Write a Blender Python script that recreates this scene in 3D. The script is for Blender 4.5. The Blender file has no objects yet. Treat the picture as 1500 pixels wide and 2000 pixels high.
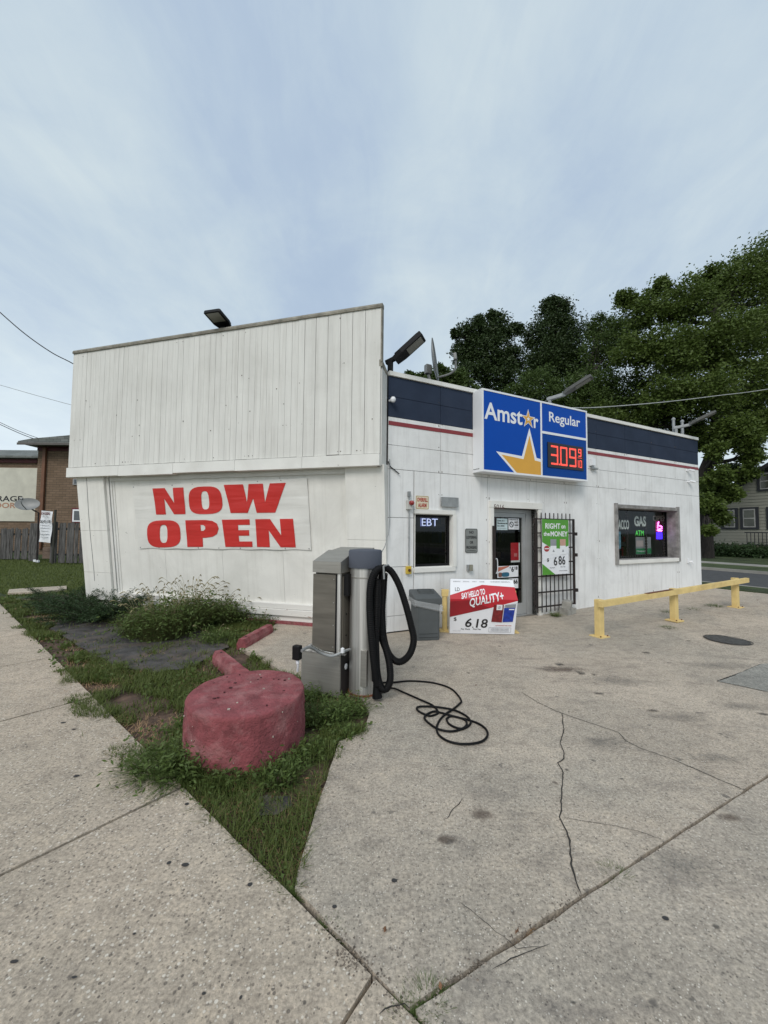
import bpy, bmesh, math, random
import numpy as np
from mathutils import Vector, Matrix, noise as mnoise
random.seed(7); rng = np.random.default_rng(7)
sc = bpy.context.scene; COL = sc.collection

# ------------------------------------------------------------------ camera
H = 1.7; FPX = 750.0; ROLL = 0.009; TP = 36/750.0
_n = math.sqrt(1+TP*TP); Fw = Vector((0, 1/_n, TP/_n)); U0 = Vector((0, -TP/_n, 1/_n)); R0 = Vector((1, 0, 0))
Rt = R0*math.cos(ROLL)+U0*math.sin(ROLL); Up = U0*math.cos(ROLL)-R0*math.sin(ROLL)
EYE = Vector((0, 0, H))
cd = bpy.data.cameras.new('camera'); cam = bpy.data.objects.new('camera', cd); COL.objects.link(cam); sc.camera = cam
cd.sensor_fit = 'VERTICAL'; cd.sensor_height = 36; cd.lens = FPX/2000*36; cd.clip_start = .05; cd.clip_end = 900
cam.matrix_world = Matrix(((Rt.x, Up.x, -Fw.x, 0), (Rt.y, Up.y, -Fw.y, 0), (Rt.z, Up.z, -Fw.z, H), (0, 0, 0, 1)))

# ------------------------------------------------------------------ world and light
SUN_EL, SUN_AZ = math.radians(42), math.radians(200)     # azimuth clockwise from +Y
w = bpy.data.worlds.new('World'); sc.world = w; w.use_nodes = True
nt = w.node_tree; N = nt.nodes; Lk = nt.links
for n in list(N): N.remove(n)
out = N.new('ShaderNodeOutputWorld'); bg = N.new('ShaderNodeBackground'); bg.inputs['Strength'].default_value = 0.1
Lk.new(bg.outputs[0], out.inputs[0])
sky = N.new('ShaderNodeTexSky'); sky.sky_type = 'NISHITA'; sky.sun_disc = False
sky.sun_elevation = SUN_EL; sky.sun_rotation = SUN_AZ; sky.dust_density = 2
tc = N.new('ShaderNodeTexCoord'); sep = N.new('ShaderNodeSeparateXYZ'); Lk.new(tc.outputs['Generated'], sep.inputs[0])
def M(op, a, b=None, c=None, tree=None):
    t = tree or nt; n = t.nodes.new('ShaderNodeMath'); n.operation = op
    for i, v in enumerate((a, b, c)):
        if v is None: continue
        if isinstance(v, (int, float)): n.inputs[i].default_value = v
        else: t.links.new(v, n.inputs[i])
    return n.outputs[0]
def ramp(tree, fac, stops):
    r = tree.nodes.new('ShaderNodeValToRGB'); tree.links.new(fac, r.inputs[0])
    e = r.color_ramp.elements
    while len(e) < len(stops): e.new(.5)
    for i, (p, c) in enumerate(stops):
        e[i].position = p; e[i].color = (*c, 1) if len(c) == 3 else c
    return r.outputs[0]
def mix(tree, fac, a, b, kind='MIX'):
    m = tree.nodes.new('ShaderNodeMix'); m.data_type = 'RGBA'; m.blend_type = kind
    for k, v in ((0, fac), (6, a), (7, b)):
        if isinstance(v, (int, float)): m.inputs[k].default_value = v
        elif isinstance(v, tuple): m.inputs[k].default_value = (*v, 1) if len(v) == 3 else v
        else: tree.links.new(v, m.inputs[k])
    return m.outputs[2]
def noise(tree, vec, scale, detail=4, rough=.55, dist=0):
    n = tree.nodes.new('ShaderNodeTexNoise'); n.inputs['Scale'].default_value = scale; n.inputs['Detail'].default_value = detail
    n.inputs['Roughness'].default_value = rough; n.inputs['Distortion'].default_value = dist
    if vec is not None: tree.links.new(vec, n.inputs['Vector'])
    return n.outputs[0]
def mapping(tree, vec, scale=(1, 1, 1), loc=(0, 0, 0), rot=(0, 0, 0)):
    m = tree.nodes.new('ShaderNodeMapping'); m.inputs['Scale'].default_value = scale; m.inputs['Location'].default_value = loc
    m.inputs['Rotation'].default_value = rot; tree.links.new(vec, m.inputs['Vector']); return m.outputs[0]
zz = M('MAXIMUM', sep.outputs[2], 0.0); den = M('ADD', zz, .16)
cmb = N.new('ShaderNodeCombineXYZ'); Lk.new(M('DIVIDE', sep.outputs[0], den), cmb.inputs[0]); Lk.new(M('DIVIDE', sep.outputs[1], den), cmb.inputs[1])
pl = cmb.outputs[0]
streak = noise(nt, mapping(nt, pl, (1.1, .30, 1), (3.1, .7, 0), (0, 0, -.10)), 1.05, 4, .45, .9)
puff = noise(nt, mapping(nt, pl, (1, .8, 1), (7, 2, 3)), 1.5, 7, .6, .4)
fine = noise(nt, mapping(nt, pl, (3, 1.2, 1), (2, 5, 1), (0, 0, .3)), 2.2, 8, .65, .8)
f1 = M('ADD', M('ADD', M('MULTIPLY', streak, .46), M('MULTIPLY', fine, .17)), M('MULTIPLY', puff, .50))
cl = ramp(nt, f1, [(.38, (3.65, 4.6, 5.9)), (.48, (4.0, 4.95, 6.15)), (.565, (4.65, 5.6, 6.45)), (.68, (5.6, 6.45, 6.85))])
low = noise(nt, mapping(nt, tc.outputs['Generated'], (1.2, 1.2, 5.5), (1, 0, .6)), 1.7, 4, .5)
hz = M('POWER', M('SUBTRACT', 1, M('MINIMUM', M('MULTIPLY', zz, 1.75), 1)), 2.2)
lf = M('ADD', M('MULTIPLY', sep.outputs[0], -.85), .42)
hf = M('MINIMUM', M('MAXIMUM', M('MULTIPLY', M('MULTIPLY', hz, M('ADD', lf, .45)), M('ADD', M('MULTIPLY', low, 1.6), .1)), 0), 1)
c2 = mix(nt, hf, cl, (8.3, 9.2, 9.5))
c3 = mix(nt, .93, sky.outputs[0], c2)
Lk.new(c3, bg.inputs['Color'])
sd = bpy.data.lights.new('sun', 'SUN'); sd.energy = 1.5; sd.angle = math.radians(26); sd.color = (1, .95, .89)
sun = bpy.data.objects.new('sun', sd); COL.objects.link(sun)
sdir = Vector((math.sin(SUN_AZ)*math.cos(SUN_EL), math.cos(SUN_AZ)*math.cos(SUN_EL), math.sin(SUN_EL)))
sun.rotation_euler = sdir.to_track_quat('Z', 'Y').to_euler()
sc.view_settings.view_transform = 'Standard'; sc.view_settings.look = 'None'; sc.view_settings.gamma = 1; sc.view_settings.use_curve_mapping = False
sc.view_settings.exposure = 0.26
sc.cycles.max_bounces = 6; sc.cycles.transparent_max_bounces = 16; sc.cycles.use_denoising = True

# ------------------------------------------------------------------ frames and picture-to-place helpers
def frame(o, xdir, up=Vector((0, 0, 1))):
    x = Vector(xdir).normalized(); z = up.normalized(); y = z.cross(x).normalized()
    return Matrix(((x.x, y.x, z.x, o[0]), (x.y, y.y, z.y, o[1]), (x.z, y.z, z.z, o[2]), (0, 0, 0, 1)))
def ray(px, py): return (Fw + Rt*((px-750)/FPX) + Up*((1000-py)/FPX))
def hit(Mx, px, py, off=0.0):
    """local (x,z) where the sight line meets the plane y=-off of frame Mx"""
    n = Mx.to_3x3() @ Vector((0, 1, 0)); p = Mx @ Vector((0, -off, 0)); d = ray(px, py)
    t = (p-EYE).dot(n)/d.dot(n); q = Mx.inverted() @ (EYE+d*t); return q.x, q.z
C0 = Vector((0.06, 6.41, 0)); RD = Vector((.8955, .445, 0)).normalized(); RN = Vector((-RD.y, RD.x, 0))
FR_ = frame(C0, RD)
WL = 9.86
def sst(a, b, x):
    t = min(1, max(0, (x-a)/(b-a))); return t*t*(3-2*t)
def gz(x, y):
    u = (x-C0.x)*RD.x+(y-C0.y)*RD.y
    return .155*sst(3, 9.86, u)
def gz_np(x, y):
    u = (x-C0.x)*RD.x+(y-C0.y)*RD.y; t = np.clip((u-3)/6.86, 0, 1); return .155*t*t*(3-2*t)
def P(px, py, z0=0.0):
    d = ray(px, py); z = z0
    for _ in range(12):
        t = (z-H)/d.z; x, y = d.x*t, d.y*t; z = gz(x, y)+z0
    return Vector((x, y, z))
def at(px, py, Y):
    d = ray(px, py); t = Y/d.y; return EYE+d*t
LD = Vector((.9638, -.2667, 0)).normalized(); FL = Vector((-6.47, 7.87, 0))-LD*.08
LF = frame(FL, LD); LLEN = 6.72

# ------------------------------------------------------------------ materials
MATS = {}
def pmat(name, col, rough=.6, metal=0, var=.12, vscale=3, bump=0, bscale=40, dirt=0, dirtcol=(.18, .16, .13), streaks=0, spec=.5, col2=None, speck=0, alpha=1, grain=None, coat=0, dist=.01):
    if name in MATS: return MATS[name]
    m = bpy.data.materials.new(name); m.use_nodes = True; t = m.node_tree; b = t.nodes['Principled BSDF']
    b.inputs['Roughness'].default_value = rough; b.inputs['Metallic'].default_value = metal
    b.inputs['Specular IOR Level'].default_value = spec; b.inputs['Coat Weight'].default_value = coat
    tcn = t.nodes.new('ShaderNodeTexCoord'); v = tcn.outputs['Object']
    if grain: v2 = mapping(t, v, grain)
    else: v2 = v
    n1 = noise(t, v2, vscale, 6, .6)
    lo = tuple(max(0, c*(1-var*1.6)) for c in col); hi = tuple(min(1, c*(1+var)) for c in (col2 or col))
    c = ramp(t, n1, [(.3, lo), (.7, hi)])
    if dirt:
        n2 = noise(t, v, vscale*.55, 8, .68, .4)
        c = mix(t, M('MULTIPLY', ramp(t, n2, [(.48, (0, 0, 0)), (.78, (1, 1, 1))]), dirt, tree=t), c, dirtcol)
    if streaks:
        n3 = noise(t, mapping(t, v, (9, 9, .55)), 1.3, 6, .65)
        c = mix(t, M('MULTIPLY', ramp(t, n3, [(.5, (0, 0, 0)), (.8, (1, 1, 1))]), streaks, tree=t), c, dirtcol)
    if speck:
        n4 = noise(t, v, 11, 3, .8)
        c = mix(t, ramp(t, n4, [(.72, (0, 0, 0)), (.735, (speck,)*3)]), c, (.12, .1, .08))
    t.links.new(c, b.inputs['Base Color'])
    if bump:
        n5 = noise(t, v2, bscale, 5, .6); bp = t.nodes.new('ShaderNodeBump'); bp.inputs['Strength'].default_value = bump; bp.inputs['Distance'].default_value = dist
        t.links.new(n5, bp.inputs['Height']); t.links.new(bp.outputs[0], b.inputs['Normal'])
        rr = M('ADD', M('MULTIPLY', n1, .25), rough-.12, tree=t); t.links.new(rr, b.inputs['Roughness'])
    if alpha < 1: b.inputs['Alpha'].default_value = alpha
    MATS[name] = m; return m
def emat(name, col, s):
    if name in MATS: return MATS[name]
    m = bpy.data.materials.new(name); m.use_nodes = True; b = m.node_tree.nodes['Principled BSDF']
    b.inputs['Base Color'].default_value = (*[c*.3 for c in col], 1); b.inputs['Emission Color'].default_value = (*col, 1); b.inputs['Emission Strength'].default_value = s
    MATS[name] = m; return m
def glassmat(name, tint=(.5, .55, .55), refl=.5):
    m = bpy.data.materials.new(name); m.use_nodes = True; t = m.node_tree; t.nodes.remove(t.nodes['Principled BSDF'])
    o = t.nodes['Material Output']; g = t.nodes.new('ShaderNodeBsdfGlossy'); g.inputs['Roughness'].default_value = .03
    tr = t.nodes.new('ShaderNodeBsdfTransparent'); tr.inputs[0].default_value = (*tint, 1)
    lw_ = t.nodes.new('ShaderNodeLayerWeight'); lw_.inputs[0].default_value = .5; mx = t.nodes.new('ShaderNodeMixShader')
    t.links.new(M('ADD', M('MULTIPLY', M('POWER', lw_.outputs['Facing'], 4, tree=t), .9*refl*2, tree=t), .05, tree=t), mx.inputs[0]); t.links.new(tr.outputs[0], mx.inputs[1]); t.links.new(g.outputs[0], mx.inputs[2]); t.links.new(mx.outputs[0], o.inputs[0])
    return m
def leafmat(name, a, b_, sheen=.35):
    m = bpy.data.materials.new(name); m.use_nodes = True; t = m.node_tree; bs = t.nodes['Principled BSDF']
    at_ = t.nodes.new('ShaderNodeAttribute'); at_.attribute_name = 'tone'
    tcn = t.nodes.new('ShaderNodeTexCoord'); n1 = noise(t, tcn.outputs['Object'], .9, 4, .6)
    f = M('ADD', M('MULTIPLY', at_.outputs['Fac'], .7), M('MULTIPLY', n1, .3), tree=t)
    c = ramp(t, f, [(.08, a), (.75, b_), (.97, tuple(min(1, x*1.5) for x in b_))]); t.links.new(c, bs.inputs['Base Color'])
    bs.inputs['Roughness'].default_value = .55; bs.inputs['Specular IOR Level'].default_value = .3
    tl = t.nodes.new('ShaderNodeBsdfTranslucent'); t.links.new(c, tl.inputs[0]); mx = t.nodes.new('ShaderNodeMixShader'); mx.inputs[0].default_value = sheen
    t.links.new(bs.outputs[0], mx.inputs[1]); t.links.new(tl.outputs[0], mx.inputs[2]); t.links.new(mx.outputs[0], t.nodes['Material Output'].inputs[0]); return m
def concrete(name, base, peb=.5, stain=.5, pscale=75, warm=0, tone2=None, hue=None):
    m = bpy.data.materials.new(name); m.use_nodes = True; t = m.node_tree; b = t.nodes['Principled BSDF']
    tcn = t.nodes.new('ShaderNodeTexCoord'); v = tcn.outputs['Object']
    n1 = noise(t, v, 1.1, 8, .62, .3); n2 = noise(t, v, 55, 6, .75); n0 = noise(t, v, .35, 5, .6, .5)
    c = ramp(t, n1, [(.3, tuple(x*.80 for x in base)), (.7, tuple(min(1, x*1.12) for x in base))])
    c = mix(t, ramp(t, n0, [(.42, (0, 0, 0)), (.62, (.75,)*3)]), c, tone2 or tuple(x*.82 for x in base))
    nm = noise(t, v, 9, 6, .7, .3); c = mix(t, .8, c, ramp(t, nm, [(.3, (.72, .71, .70)), (.5, (1, 1, 1)), (.7, (1.16, 1.14, 1.10))]), 'MULTIPLY')
    nd = noise(t, v, 38, 2, .5); c = mix(t, M('MULTIPLY', ramp(t, nd, [(.63, (0, 0, 0)), (.70, (1, 1, 1))]), .55, tree=t), c, (.10, .09, .08))
    nk = noise(t, v, 6.5, 2, .5, .2); c = mix(t, M('MULTIPLY', ramp(t, nk, [(.70, (0, 0, 0)), (.73, (1, 1, 1))]), .75*stain, tree=t), c, (.085, .08, .075))
    c = mix(t, .9, c, ramp(t, n2, [(.3, (.42, .42, .42)), (.5, (.92, .92, .92)), (.7, (1.45, 1.43, 1.4))]), 'MULTIPLY')
    vo = t.nodes.new('ShaderNodeTexVoronoi'); vo.inputs['Scale'].default_value = pscale; t.links.new(v, vo.inputs['Vector'])
    sp = t.nodes.new('ShaderNodeSeparateColor'); t.links.new(vo.outputs['Color'], sp.inputs[0])
    rad = M('ADD', M('MULTIPLY', M('POWER', sp.outputs[1], 1.7, tree=t), .44, tree=t), .08, tree=t)
    inr = M('MULTIPLY', M('LESS_THAN', vo.outputs['Distance'], rad, tree=t), M('GREATER_THAN', sp.outputs[0], 1-peb, tree=t), tree=t)
    pc = ramp(t, sp.outputs[2], [(0, (.09, .08, .07)), (.22, (.24, .20, .16)), (.5, (.52, .46, .38)), (1, (.80, .74, .64))])
    c = mix(t, M('MULTIPLY', inr, .75, tree=t), c, pc)
    n6 = noise(t, mapping(t, v, (1, 2.2, 1), (4, 1, 0), (0, 0, .46)), 2.3, 7, .7, .5)
    c = mix(t, M('MULTIPLY', ramp(t, n6, [(.52, (0, 0, 0)), (.74, (1, 1, 1))]), .62*stain, tree=t), c, (.11, .10, .095))
    t.links.new(c, b.inputs['Base Color']); b.inputs['Roughness'].default_value = .88; b.inputs['Specular IOR Level'].default_value = .25
    bp = t.nodes.new('ShaderNodeBump'); bp.inputs['Strength'].default_value = .9; bp.inputs['Distance'].default_value = .006
    hgt = M('ADD', n2, M('MULTIPLY', inr, .35, tree=t), tree=t); t.links.new(hgt, bp.inputs['Height']); t.links.new(bp.outputs[0], b.inputs['Normal']); return m

WHITE = pmat('white_wall_paint', (.80, .80, .79), .6, var=.04, vscale=1.4, bump=.35, bscale=60, dirt=.5, dirtcol=(.40, .39, .37), streaks=.5, speck=.95, dist=.004)
WHITE2 = pmat('white_siding_paint', (.72, .71, .67), .65, var=.05, vscale=1.1, bump=.5, bscale=30, dirt=.30, dirtcol=(.38, .36, .32), streaks=.45, speck=.6, grain=(6, 6, .5), dist=.004)
WHITE3 = pmat('white_trim_paint', (.76, .75, .71), .55, var=.05, vscale=2, bump=.3, bscale=50, dirt=.3, dirtcol=(.45, .42, .36), speck=.5, dist=.004)
WHITE4 = pmat('white_low_wall_paint', (.80, .785, .735), .6, var=.05, vscale=1.5, bump=.3, bscale=40, dirt=.36, dirtcol=(.45, .43, .38), streaks=.32, speck=.9, dist=.004)
NAVY = pmat('navy_paint', (.030, .042, .070), .65, spec=.2, var=.1, vscale=2, bump=.2, bscale=50, dirt=.15, dirtcol=(.10, .11, .15), dist=.003)
REDSTRIPE = pmat('red_stripe_paint', (.24, .030, .035), .5, var=.1, vscale=3)
DARK = pmat('dark_void', (.02, .02, .02), .9)
BLACK = pmat('black_paint', (.010, .010, .011), .55, var=.2, spec=.2)
BLACKM = pmat('black_iron', (.014, .013, .013), .5, bump=.2, bscale=80, dist=.002, col2=(.03, .02, .018))
METALCAP = pmat('weathered_metal_edging', (.34, .32, .27), .5, metal=.5, var=.25, vscale=7, dirt=.6, dirtcol=(.13, .10, .07), bump=.3)
GREYM = pmat('galvanised_grey', (.33, .34, .34), .5, metal=.4, var=.15, vscale=8)
ALU = pmat('aluminium_frame', (.42, .43, .43), .45, metal=.3, var=.06)
STEEL = pmat('brushed_stainless', (.42, .405, .37), .27, metal=.93, var=.08, vscale=2, bump=.12, bscale=8, grain=(1, 1, 30), dist=.002, dirt=.25, dirtcol=(.22, .19, .15))
STEELB = pmat('sheen_streaked_stainless', (.66, .65, .62), .2, metal=1, var=.42, vscale=1.2, bump=.08, bscale=8, grain=(16, 16, .25), dist=.002)  # upright tone streaks: water marks plus reflection bands painted into the metal colour
CAPG = pmat('grey_plastic_cap', (.085, .095, .12), .55, var=.06, bump=.1)
RUBBER = pmat('black_rubber', (.005, .005, .0055), .6, var=.2, vscale=30, spec=.18)
REDP = pmat('red_block_paint', (.255, .068, .075), .78, var=.22, vscale=9, bump=1, bscale=42, dirt=.9, dirtcol=(.40, .20, .195), speck=.95, dist=.016)
YEL = pmat('yellow_rail_paint', (.72, .545, .23), .55, var=.08, vscale=5, bump=.3, bscale=30, dirt=.6, dirtcol=(.42, .27, .12), speck=.95, dist=.004)
RUST = pmat('rust', (.16, .06, .03), .85, var=.4, vscale=14, bump=.5)
TRASH = pmat('grey_bin_plastic', (.085, .093, .095), .5, var=.06, vscale=5, bump=.12)
BLUE = pmat('sign_blue', (.002, .068, .40), .5, var=.02, spec=.15)
BLUE2 = pmat('sign_blue_dark', (.002, .055, .28), .5, var=.02, spec=.15)
SIGNW = pmat('sign_white', (.80, .81, .83), .4, var=.02)
GOLD = pmat('sign_gold', (.70, .36, .04), .4, var=.03)
PAPER = pmat('poster_white', (.78, .79, .82), .4, var=.02)
PRED = pmat('poster_red', (.50, .018, .03), .4, var=.05)
PRED2 = pmat('poster_dark_red', (.20, .018, .02), .4, var=.25, vscale=20)
PGREEN = pmat('poster_green', (.085, .30, .030), .4, var=.04)
PBLUE = pmat('poster_blue', (.015, .045, .33), .4, var=.25, vscale=20)
PBLACK = pmat('print_black', (.015, .015, .017), .45)
PGREY = pmat('print_grey', (.28, .29, .31), .5)
BANNER_W = None
SOIL = pmat('bare_soil', (.095, .066, .046), .95, var=.4, vscale=9, bump=.8, bscale=60, col2=(.11, .07, .05))
LAWN = pmat('lawn_ground', (.030, .048, .012), .95, var=.45, vscale=.9, bump=1, bscale=60, col2=(.05, .075, .02), dist=.03)
ASPH = pmat('asphalt', (.060, .061, .063), .9, var=.15, vscale=6, bump=.5, bscale=120)
FABRIC = pmat('landscape_fabric', (.072, .068, .066), .85, var=.35, vscale=5, bump=1, bscale=10, dirt=1, dirtcol=(.15, .11, .08), dist=.03)
WOOD = pmat('weathered_fence_wood', (.045, .043, .040), .9, var=.4, vscale=3, bump=.5, grain=(8, 8, .6), col2=(.12, .115, .11))
BRICK = None
def brickmat(name, c1, c2, mortar, scale=5):
    m = bpy.data.materials.new(name); m.use_nodes = True; t = m.node_tree; b = t.nodes['Principled BSDF']
    tcn = t.nodes.new('ShaderNodeTexCoord'); sp = t.nodes.new('ShaderNodeSeparateXYZ'); t.links.new(tcn.outputs['Object'], sp.inputs[0])
    cb = t.nodes.new('ShaderNodeCombineXYZ'); t.links.new(sp.outputs[0], cb.inputs[0]); t.links.new(M('ADD', sp.outputs[2], M('MULTIPLY', noise(t, tcn.outputs['Object'], 1.2, 3), .05, tree=t), tree=t), cb.inputs[1])
    br = t.nodes.new('ShaderNodeTexBrick'); t.links.new(cb.outputs[0], br.inputs['Vector']); br.inputs['Color1'].default_value = (*c1, 1); br.inputs['Color2'].default_value = (*c2, 1); br.inputs['Mortar'].default_value = (*mortar, 1)
    br.inputs['Scale'].default_value = scale; br.inputs['Mortar Size'].default_value = .03; br.inputs['Brick Width'].default_value = 1.4; br.inputs['Row Height'].default_value = .5
    t.links.new(br.outputs[0], b.inputs['Base Color']); b.inputs['Roughness'].default_value = .9
    bp = t.nodes.new('ShaderNodeBump'); bp.inputs['Distance'].default_value = .02; bp.inputs['Strength'].default_value = .6; t.links.new(br.outputs['Fac'], bp.inputs['Height']); bp.invert = True; t.links.new(bp.outputs[0], b.inputs['Normal'])
    return m
BRICK = brickmat('brown_brick', (.15, .10, .062), (.20, .135, .088), (.075, .055, .042), 3.2)
SHINGLE = brickmat('roof_shingle', (.12, .13, .12), (.19, .20, .19), (.06, .06, .06), 3)
GLASS = glassmat('window_glass', (.80, .82, .80), .12)
GLASSD = glassmat('dark_window_glass', (.42, .43, .38), .30)

# ------------------------------------------------------------------ object helpers
WM = {}
def setprops(o, label=None, cat=None, group=None, kind=None):
    if label: o['label'] = label
    if cat: o['category'] = cat
    if group: o['group'] = group
    if kind: o['kind'] = kind
    return o
def link(o, parent=None, mw=None):
    COL.objects.link(o)
    if parent is not None:
        o.parent = parent; pw = WM[parent]; mw = pw if mw is None else mw
        o.matrix_basis = pw.inverted() @ mw
    else:
        mw = Matrix() if mw is None else mw; o.matrix_basis = mw
    WM[o] = mw.copy(); return o
def thing(name, label, cat, mw, group=None):
    o = bpy.data.objects.new(name, None); o.empty_display_size = .1
    link(o, None, mw); return setprops(o, label, cat, group)
def shift(mw, x=0, y=0, z=0): return mw @ Matrix.Translation((x, y, z))
def rotz(a): return Matrix.Rotation(a, 4, 'Z')
class MB:
    def __init__(s): s.v = []; s.f = []
    def add(s, vs, fs):
        n = len(s.v); s.v += [tuple(v) for v in vs]; s.f += [tuple(i+n for i in f) for f in fs]; return s
    def box(s, x0, x1, y0, y1, z0, z1, b=0):
        if b <= 0:
            vs = [(x, y, z) for z in (z0, z1) for y in (y0, y1) for x in (x0, x1)]
            return s.add(vs, [(0, 2, 3, 1), (4, 5, 7, 6), (0, 1, 5, 4), (2, 6, 7, 3), (0, 4, 6, 2), (1, 3, 7, 5)])
        bm = bmesh.new(); bmesh.ops.create_cube(bm, size=1)
        for v in bm.verts: v.co = Vector((x0+(v.co.x+.5)*(x1-x0), y0+(v.co.y+.5)*(y1-y0), z0+(v.co.z+.5)*(z1-z0)))
        bmesh.ops.bevel(bm, geom=bm.edges[:], offset=b, segments=2, affect='EDGES', profile=.6)
        bm.verts.index_update(); s.add([v.co for v in bm.verts], [[v.index for v in f.verts] for f in bm.faces]); bm.free(); return s
    def prism_x(s, yz, x0, x1):
        n = len(yz); vs = [(x0, y, z) for y, z in yz]+[(x1, y, z) for y, z in yz]
        return s.add(vs, [tuple(range(n))[::-1], tuple(range(n, 2*n))]+[(i, (i+1) % n, (i+1) % n+n, i+n) for i in range(n)])
    def prism_y(s, xz, y0, y1):
        n = len(xz); vs = [(x, y0, z) for x, z in xz]+[(x, y1, z) for x, z in xz]
        return s.add(vs, [tuple(range(n)), tuple(range(n, 2*n))[::-1]]+[(i+n, (i+1) % n+n, (i+1) % n, i) for i in range(n)])
    def prism_z(s, xy, z0, z1):
        n = len(xy); vs = [(x, y, z0) for x, y in xy]+[(x, y, z1) for x, y in xy]
        return s.add(vs, [tuple(range(n))[::-1], tuple(range(n, 2*n))]+[(i, (i+1) % n, (i+1) % n+n, i+n) for i in range(n)])
    def tube(s, pts, r, n=8, closed=False):
        pts = [Vector(p) for p in pts]; rs = r if isinstance(r, (list, tuple)) else [r]*len(pts)
        k = len(pts); prev = None; rings = []
        for i, p in enumerate(pts):
            t = (pts[min(i+1, k-1)]-pts[max(i-1, 0)])
            t = t.normalized() if t.length > 1e-9 else Vector((0, 0, 1))
            if prev is None:
                a = Vector((0, 0, 1)) if abs(t.z) < .9 else Vector((1, 0, 0)); nx = t.cross(a).normalized()
            else: nx = (prev-t*prev.dot(t)).normalized()
            prev = nx; ny = t.cross(nx)
            rings.append([p+(nx*math.cos(2*math.pi*j/n)+ny*math.sin(2*math.pi*j/n))*rs[i] for j in range(n)])
        vs = [v for rg in rings for v in rg]; fs = []
        for i in range(k-1):
            for j in range(n): fs.append((i*n+j, i*n+(j+1) % n, (i+1)*n+(j+1) % n, (i+1)*n+j))
        fs += [tuple(range(n))[::-1], tuple(range((k-1)*n, k*n))]
        return s.add(vs, fs)
    def lathe(s, prof, n=32, cx=0, cy=0, fn=None):
        vs = []; fs = []; k = len(prof)
        for i, (r, z) in enumerate(prof):
            for j in range(n):
                a = 2*math.pi*j/n; p = Vector((cx+r*math.cos(a), cy+r*math.sin(a), z)); vs.append(fn(p, r) if fn else p)
        for i in range(k-1):
            for j in range(n): fs.append((i*n+j, i*n+(j+1) % n, (i+1)*n+(j+1) % n, (i+1)*n+j))
        fs += [tuple(range(n))[::-1], tuple(range((k-1)*n, k*n))]
        return s.add(vs, fs)
    def mesh(s, name):
        me = bpy.data.meshes.new(name); me.from_pydata(s.v, [], s.f); me.update(); return me
    def build(s, name, mat, parent=None, mw=None, smooth=False, **props):
        me = s.mesh(name)
        if mat: me.materials.append(mat)
        if smooth: me.polygons.foreach_set('use_smooth', [True]*len(me.polygons)); me.set_sharp_from_angle(angle=math.radians(40)) if hasattr(me, 'set_sharp_from_angle') else None
        o = bpy.data.objects.new(name, me); link(o, parent, mw); setprops(o, **props); return o
def bez(pts, n=8):
    """Catmull-Rom through points"""
    p = [Vector(q) for q in pts]; out_ = []
    for i in range(len(p)-1):
        a, b, c, d = p[max(i-1, 0)], p[i], p[i+1], p[min(i+2, len(p)-1)]
        for j in range(n):
            t = j/n; out_.append(.5*((2*b)+(c-a)*t+(2*a-5*b+4*c-d)*t*t+(3*b-a-3*c+d)*t**3))
    out_.append(p[-1]); return out_
def curve_mesh(splines, extr=.001):
    """filled outlines (holes allowed) in local x,z; faces -y"""
    cu = bpy.data.curves.new('c', 'CURVE'); cu.dimensions = '2D'; cu.fill_mode = 'BOTH'; cu.extrude = extr
    for sp in splines:
        s = cu.splines.new('POLY'); s.points.add(len(sp)-1); s.use_cyclic_u = True
        for i, (x, y) in enumerate(sp): s.points[i].co = (x, y, 0, 1)
    return _tomesh(cu)
def _tomesh(cu):
    o = bpy.data.objects.new('tmp', cu); COL.objects.link(o); dg = bpy.context.evaluated_depsgraph_get(); dg.update()
    me = bpy.data.meshes.new_from_object(o.evaluated_get(dg)); bpy.data.objects.remove(o); bpy.data.curves.remove(cu)
    me.transform(Matrix.Rotation(math.pi/2, 4, 'X')); return me
def text_mesh(body, bold=0.0, shear=0, extr=.001, spacing=1.0, line=1.0, align='LEFT'):
    cu = bpy.data.curves.new('t', 'FONT'); cu.body = body; cu.size = 1; cu.extrude = extr; cu.offset = bold; cu.shear = shear
    cu.space_character = spacing; cu.space_line = line; cu.align_x = align; cu.resolution_u = 3; cu.fill_mode = 'BOTH'; return _tomesh(cu)
def put(me, name, mat, parent, mw=None, fn=None, y=0.0, **props):
    if y:
        me.transform(Matrix.Translation((0, -y, 0)))
    if fn:
        for v in me.vertices: v.co = fn(v.co)
    me.materials.clear(); me.materials.append(mat); me.name = name
    o = bpy.data.objects.new(name, me); link(o, parent, mw); setprops(o, **props); return o
def fit(me, x0, x1, z0, z1, th=.002):
    xs = [v.co.x for v in me.vertices]; zs = [v.co.z for v in me.vertices]
    ax, bx, az, bz = min(xs), max(xs), min(zs), max(zs)
    ys = [v.co.y for v in me.vertices]; ay, by = min(ys), max(ys)
    for v in me.vertices:
        v.co.x = x0+(v.co.x-ax)/(bx-ax)*(x1-x0); v.co.z = z0+(v.co.z-az)/(bz-az)*(z1-z0); v.co.y = (v.co.y-ay)/(max(by-ay, 1e-6))*th-th
    return me
def text(body, box, mat, parent, y=0.0, bold=0.0, shear=0, name='lettering', mw=None, fn=None, **k):
    me = fit(text_mesh(body, bold, shear, **{a: k[a] for a in k if a in ('spacing', 'line', 'align')}), *box)
    return put(me, name, mat, parent, mw, fn, y)
def poly(splines, mat, parent, y=0.0, th=.002, name='patch', mw=None, fn=None):
    me = curve_mesh(splines, th/2); me.transform(Matrix.Translation((0, -th/2, 0))); return put(me, name, mat, parent, mw, fn, y)
def quadbox(c, th=0.01):  # list of (x,z)
    return c
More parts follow.
